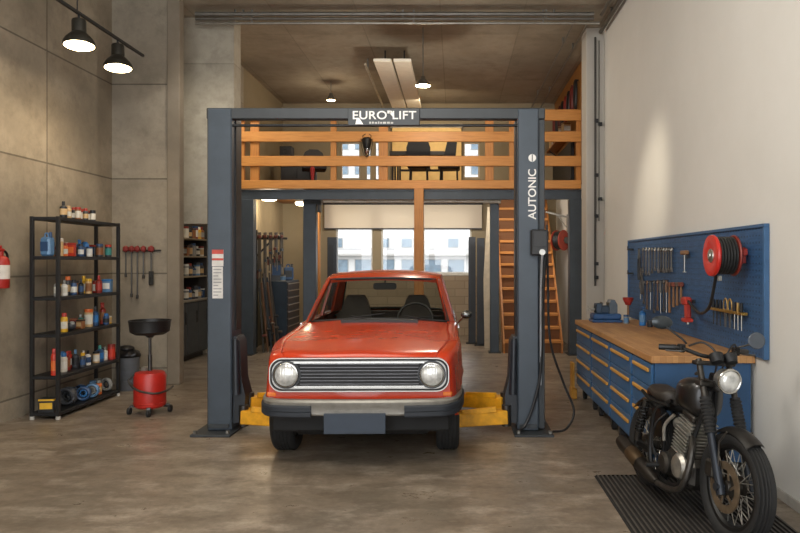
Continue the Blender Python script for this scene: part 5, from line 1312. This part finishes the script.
# dark board and shelf on the right timber wall
MB().box(2.10, 2.168, 12.35, 14.6, 3.1, 3.80, .006).build('wall_cabinet', DKF, label='long black cabinet on the timber wall behind the right end of the railing', cat='cabinet')
sh = thing('wall_shelf', 'wooden shelf on the timber wall above the black cabinet', 'shelf', (2.06, 13.4, 3.93))
MB().box(-.11, .108, -1.2, 1.2, 0, .025, .003).build('board', W_Y, sh)
for y in (-.9, .9): MB().bar((.10, y, -.12), (-.08, y, 0), .02, .02).build('bracket', DKM, sh)
for k, (y, h, c) in enumerate(((12.5, .20, TN), (12.95, .22, TN), (13.5, .19, BR), (14.1, .21, TN))):
    goods('box', 2.04, y, 3.956, h, .075, c, BR, CR, f'{"brown" if c == BR else "tan"} cardboard box on the timber wall shelf, {ORD[k]} from the front', 'boxes on the timber wall shelf')
# cables hung high on the timber wall
for k in range(8):
    y = 11.95+k*.36; c = ('#1c1a1a', '#6e241c', '#201d1c', '#86281e', '#1c1a1a', '#5e221c', '#252120', '#7a271d')[k]
    zc = 4.62-.01*k; R = .16+.02*(k % 3)
    t = thing('cable_coil', f'{"red" if k % 2 else "black"} looped cable hung high on the timber wall, {ORD[k]} from the pilaster', 'cable', (2.13, y, zc-.34), 0, 'cables on the timber wall')
    MB().box(-.03, .039, -.012, .012, .50, .525).build('peg', DKM, t)
    pts = [(-.012*(i//20)-.004, (R-.012*(i//20))*.62*cos(2*pi*i/20+pi/2), .26+.26*sin(2*pi*i/20+pi/2)*(1-.04*(i//20))) for i in range(60)]
    MB().tube(pts, .014, 6).build('cable', mat(c, .5), t)
# ------------------------------------------------------------------ light, world, camera
WARM = (1, .82, .58)
lamp('SPOT', (-3.75, 6.74, 3.72), 34, WARM, .12, (-3.6, 6.7, 0), spot=140)
lamp('SPOT', (-3.75, 7.52, 3.72), 34, WARM, .12, (-3.6, 7.5, 0), spot=140)
pz = P(423, 86, 10.0); lamp('POINT', (pz[0], pz[1], pz[2]-.07), 55, (1, .9, .75), .07)
pz = P(331, 100.5, 13.0); lamp('POINT', (pz[0], pz[1], pz[2]-.1), 10, WARM, .08)
lamp('POINT', (P(269, 202, 12.7)[0], 12.7, 2.62), 9, (1, .88, .66), .12)
lamp('POINT', (P(301, 203, 13.8)[0], 13.8, 2.63), 5, (1, .88, .66), .1)
lamp('AREA', (-.4, 13.0, 4.6), 20, WARM, .8, (-.5, 14.2, 3.2))
lamp('AREA', (-.9, 12.3, 2.72), 34, (1, .92, .8), 2.4, (-.9, 14.7, 2.1), size_y=.25)  # unseen area light added under the deck to brighten the blinds
lamp('AREA', (1.3, 12.1, 2.62), 12, (1, .9, .76), .9, (1.36, 13.0, 1.0), size_y=.2)  # extra area light placed to lift the stairs, no fixture there
lamp('SPOT', (.1, 6.4, 4.6), 190, (1, .88, .68), .15, (2.2, 7.6, 2.35), spot=27, blend=1)
lamp('SPOT', (-2.3, 7.6, 4.9), 110, (1, .92, .78), .2, (-3.5, 9.6, 3.3), spot=44, blend=1)  # added spot that brightens the concrete header; no fixture hangs here
lamp('POINT', (-.9, 2.6, 3.7), 150, (1, .96, .89), .4)  # fill light added out of view for overall and ceiling brightness
lamp('AREA', (-3.9, 10.6, 4.9), 30, (1, .93, .8), .7, (-4.2, 11.2, 1.0))  # area light put in behind the header to brighten the alcove wall
lamp('AREA', (-1.4, 5.0, 4.95), 60, (1, .92, .8), 2.4, (-.6, 5.0, 0))  # broad overhead fill, added without a fixture
w = bpy.data.worlds.new('sky'); SC.world = w; w.use_nodes = True
bg = w.node_tree.nodes['Background']; bg.inputs[0].default_value = (.95, .97, 1.0, 1); bg.inputs[1].default_value = 3.0
cd = bpy.data.cameras.new('camera'); cam = bpy.data.objects.new('camera', cd); COL.objects.link(cam); SC.camera = cam
cam.location = (0, 0, H); cam.rotation_euler = (radians(90), 0, 0)
cd.sensor_width = 36; cd.lens = 36*F/800; cd.shift_x = -(VX-400)/800; cd.shift_y = (VY-266.5)/800; cd.clip_end = 300
SC.view_settings.view_transform = 'Standard'; SC.view_settings.look = 'None'; SC.view_settings.gamma = 1
SC.view_settings.use_curve_mapping = False; SC.view_settings.exposure = .6
SC.cycles.use_denoising = True; SC.cycles.max_bounces = 8; SC.cycles.diffuse_bounces = 5; SC.cycles.transparent_max_bounces = 12
SC.cycles.sample_clamp_indirect = 6; SC.cycles.caustics_reflective = False; SC.cycles.caustics_refractive = False
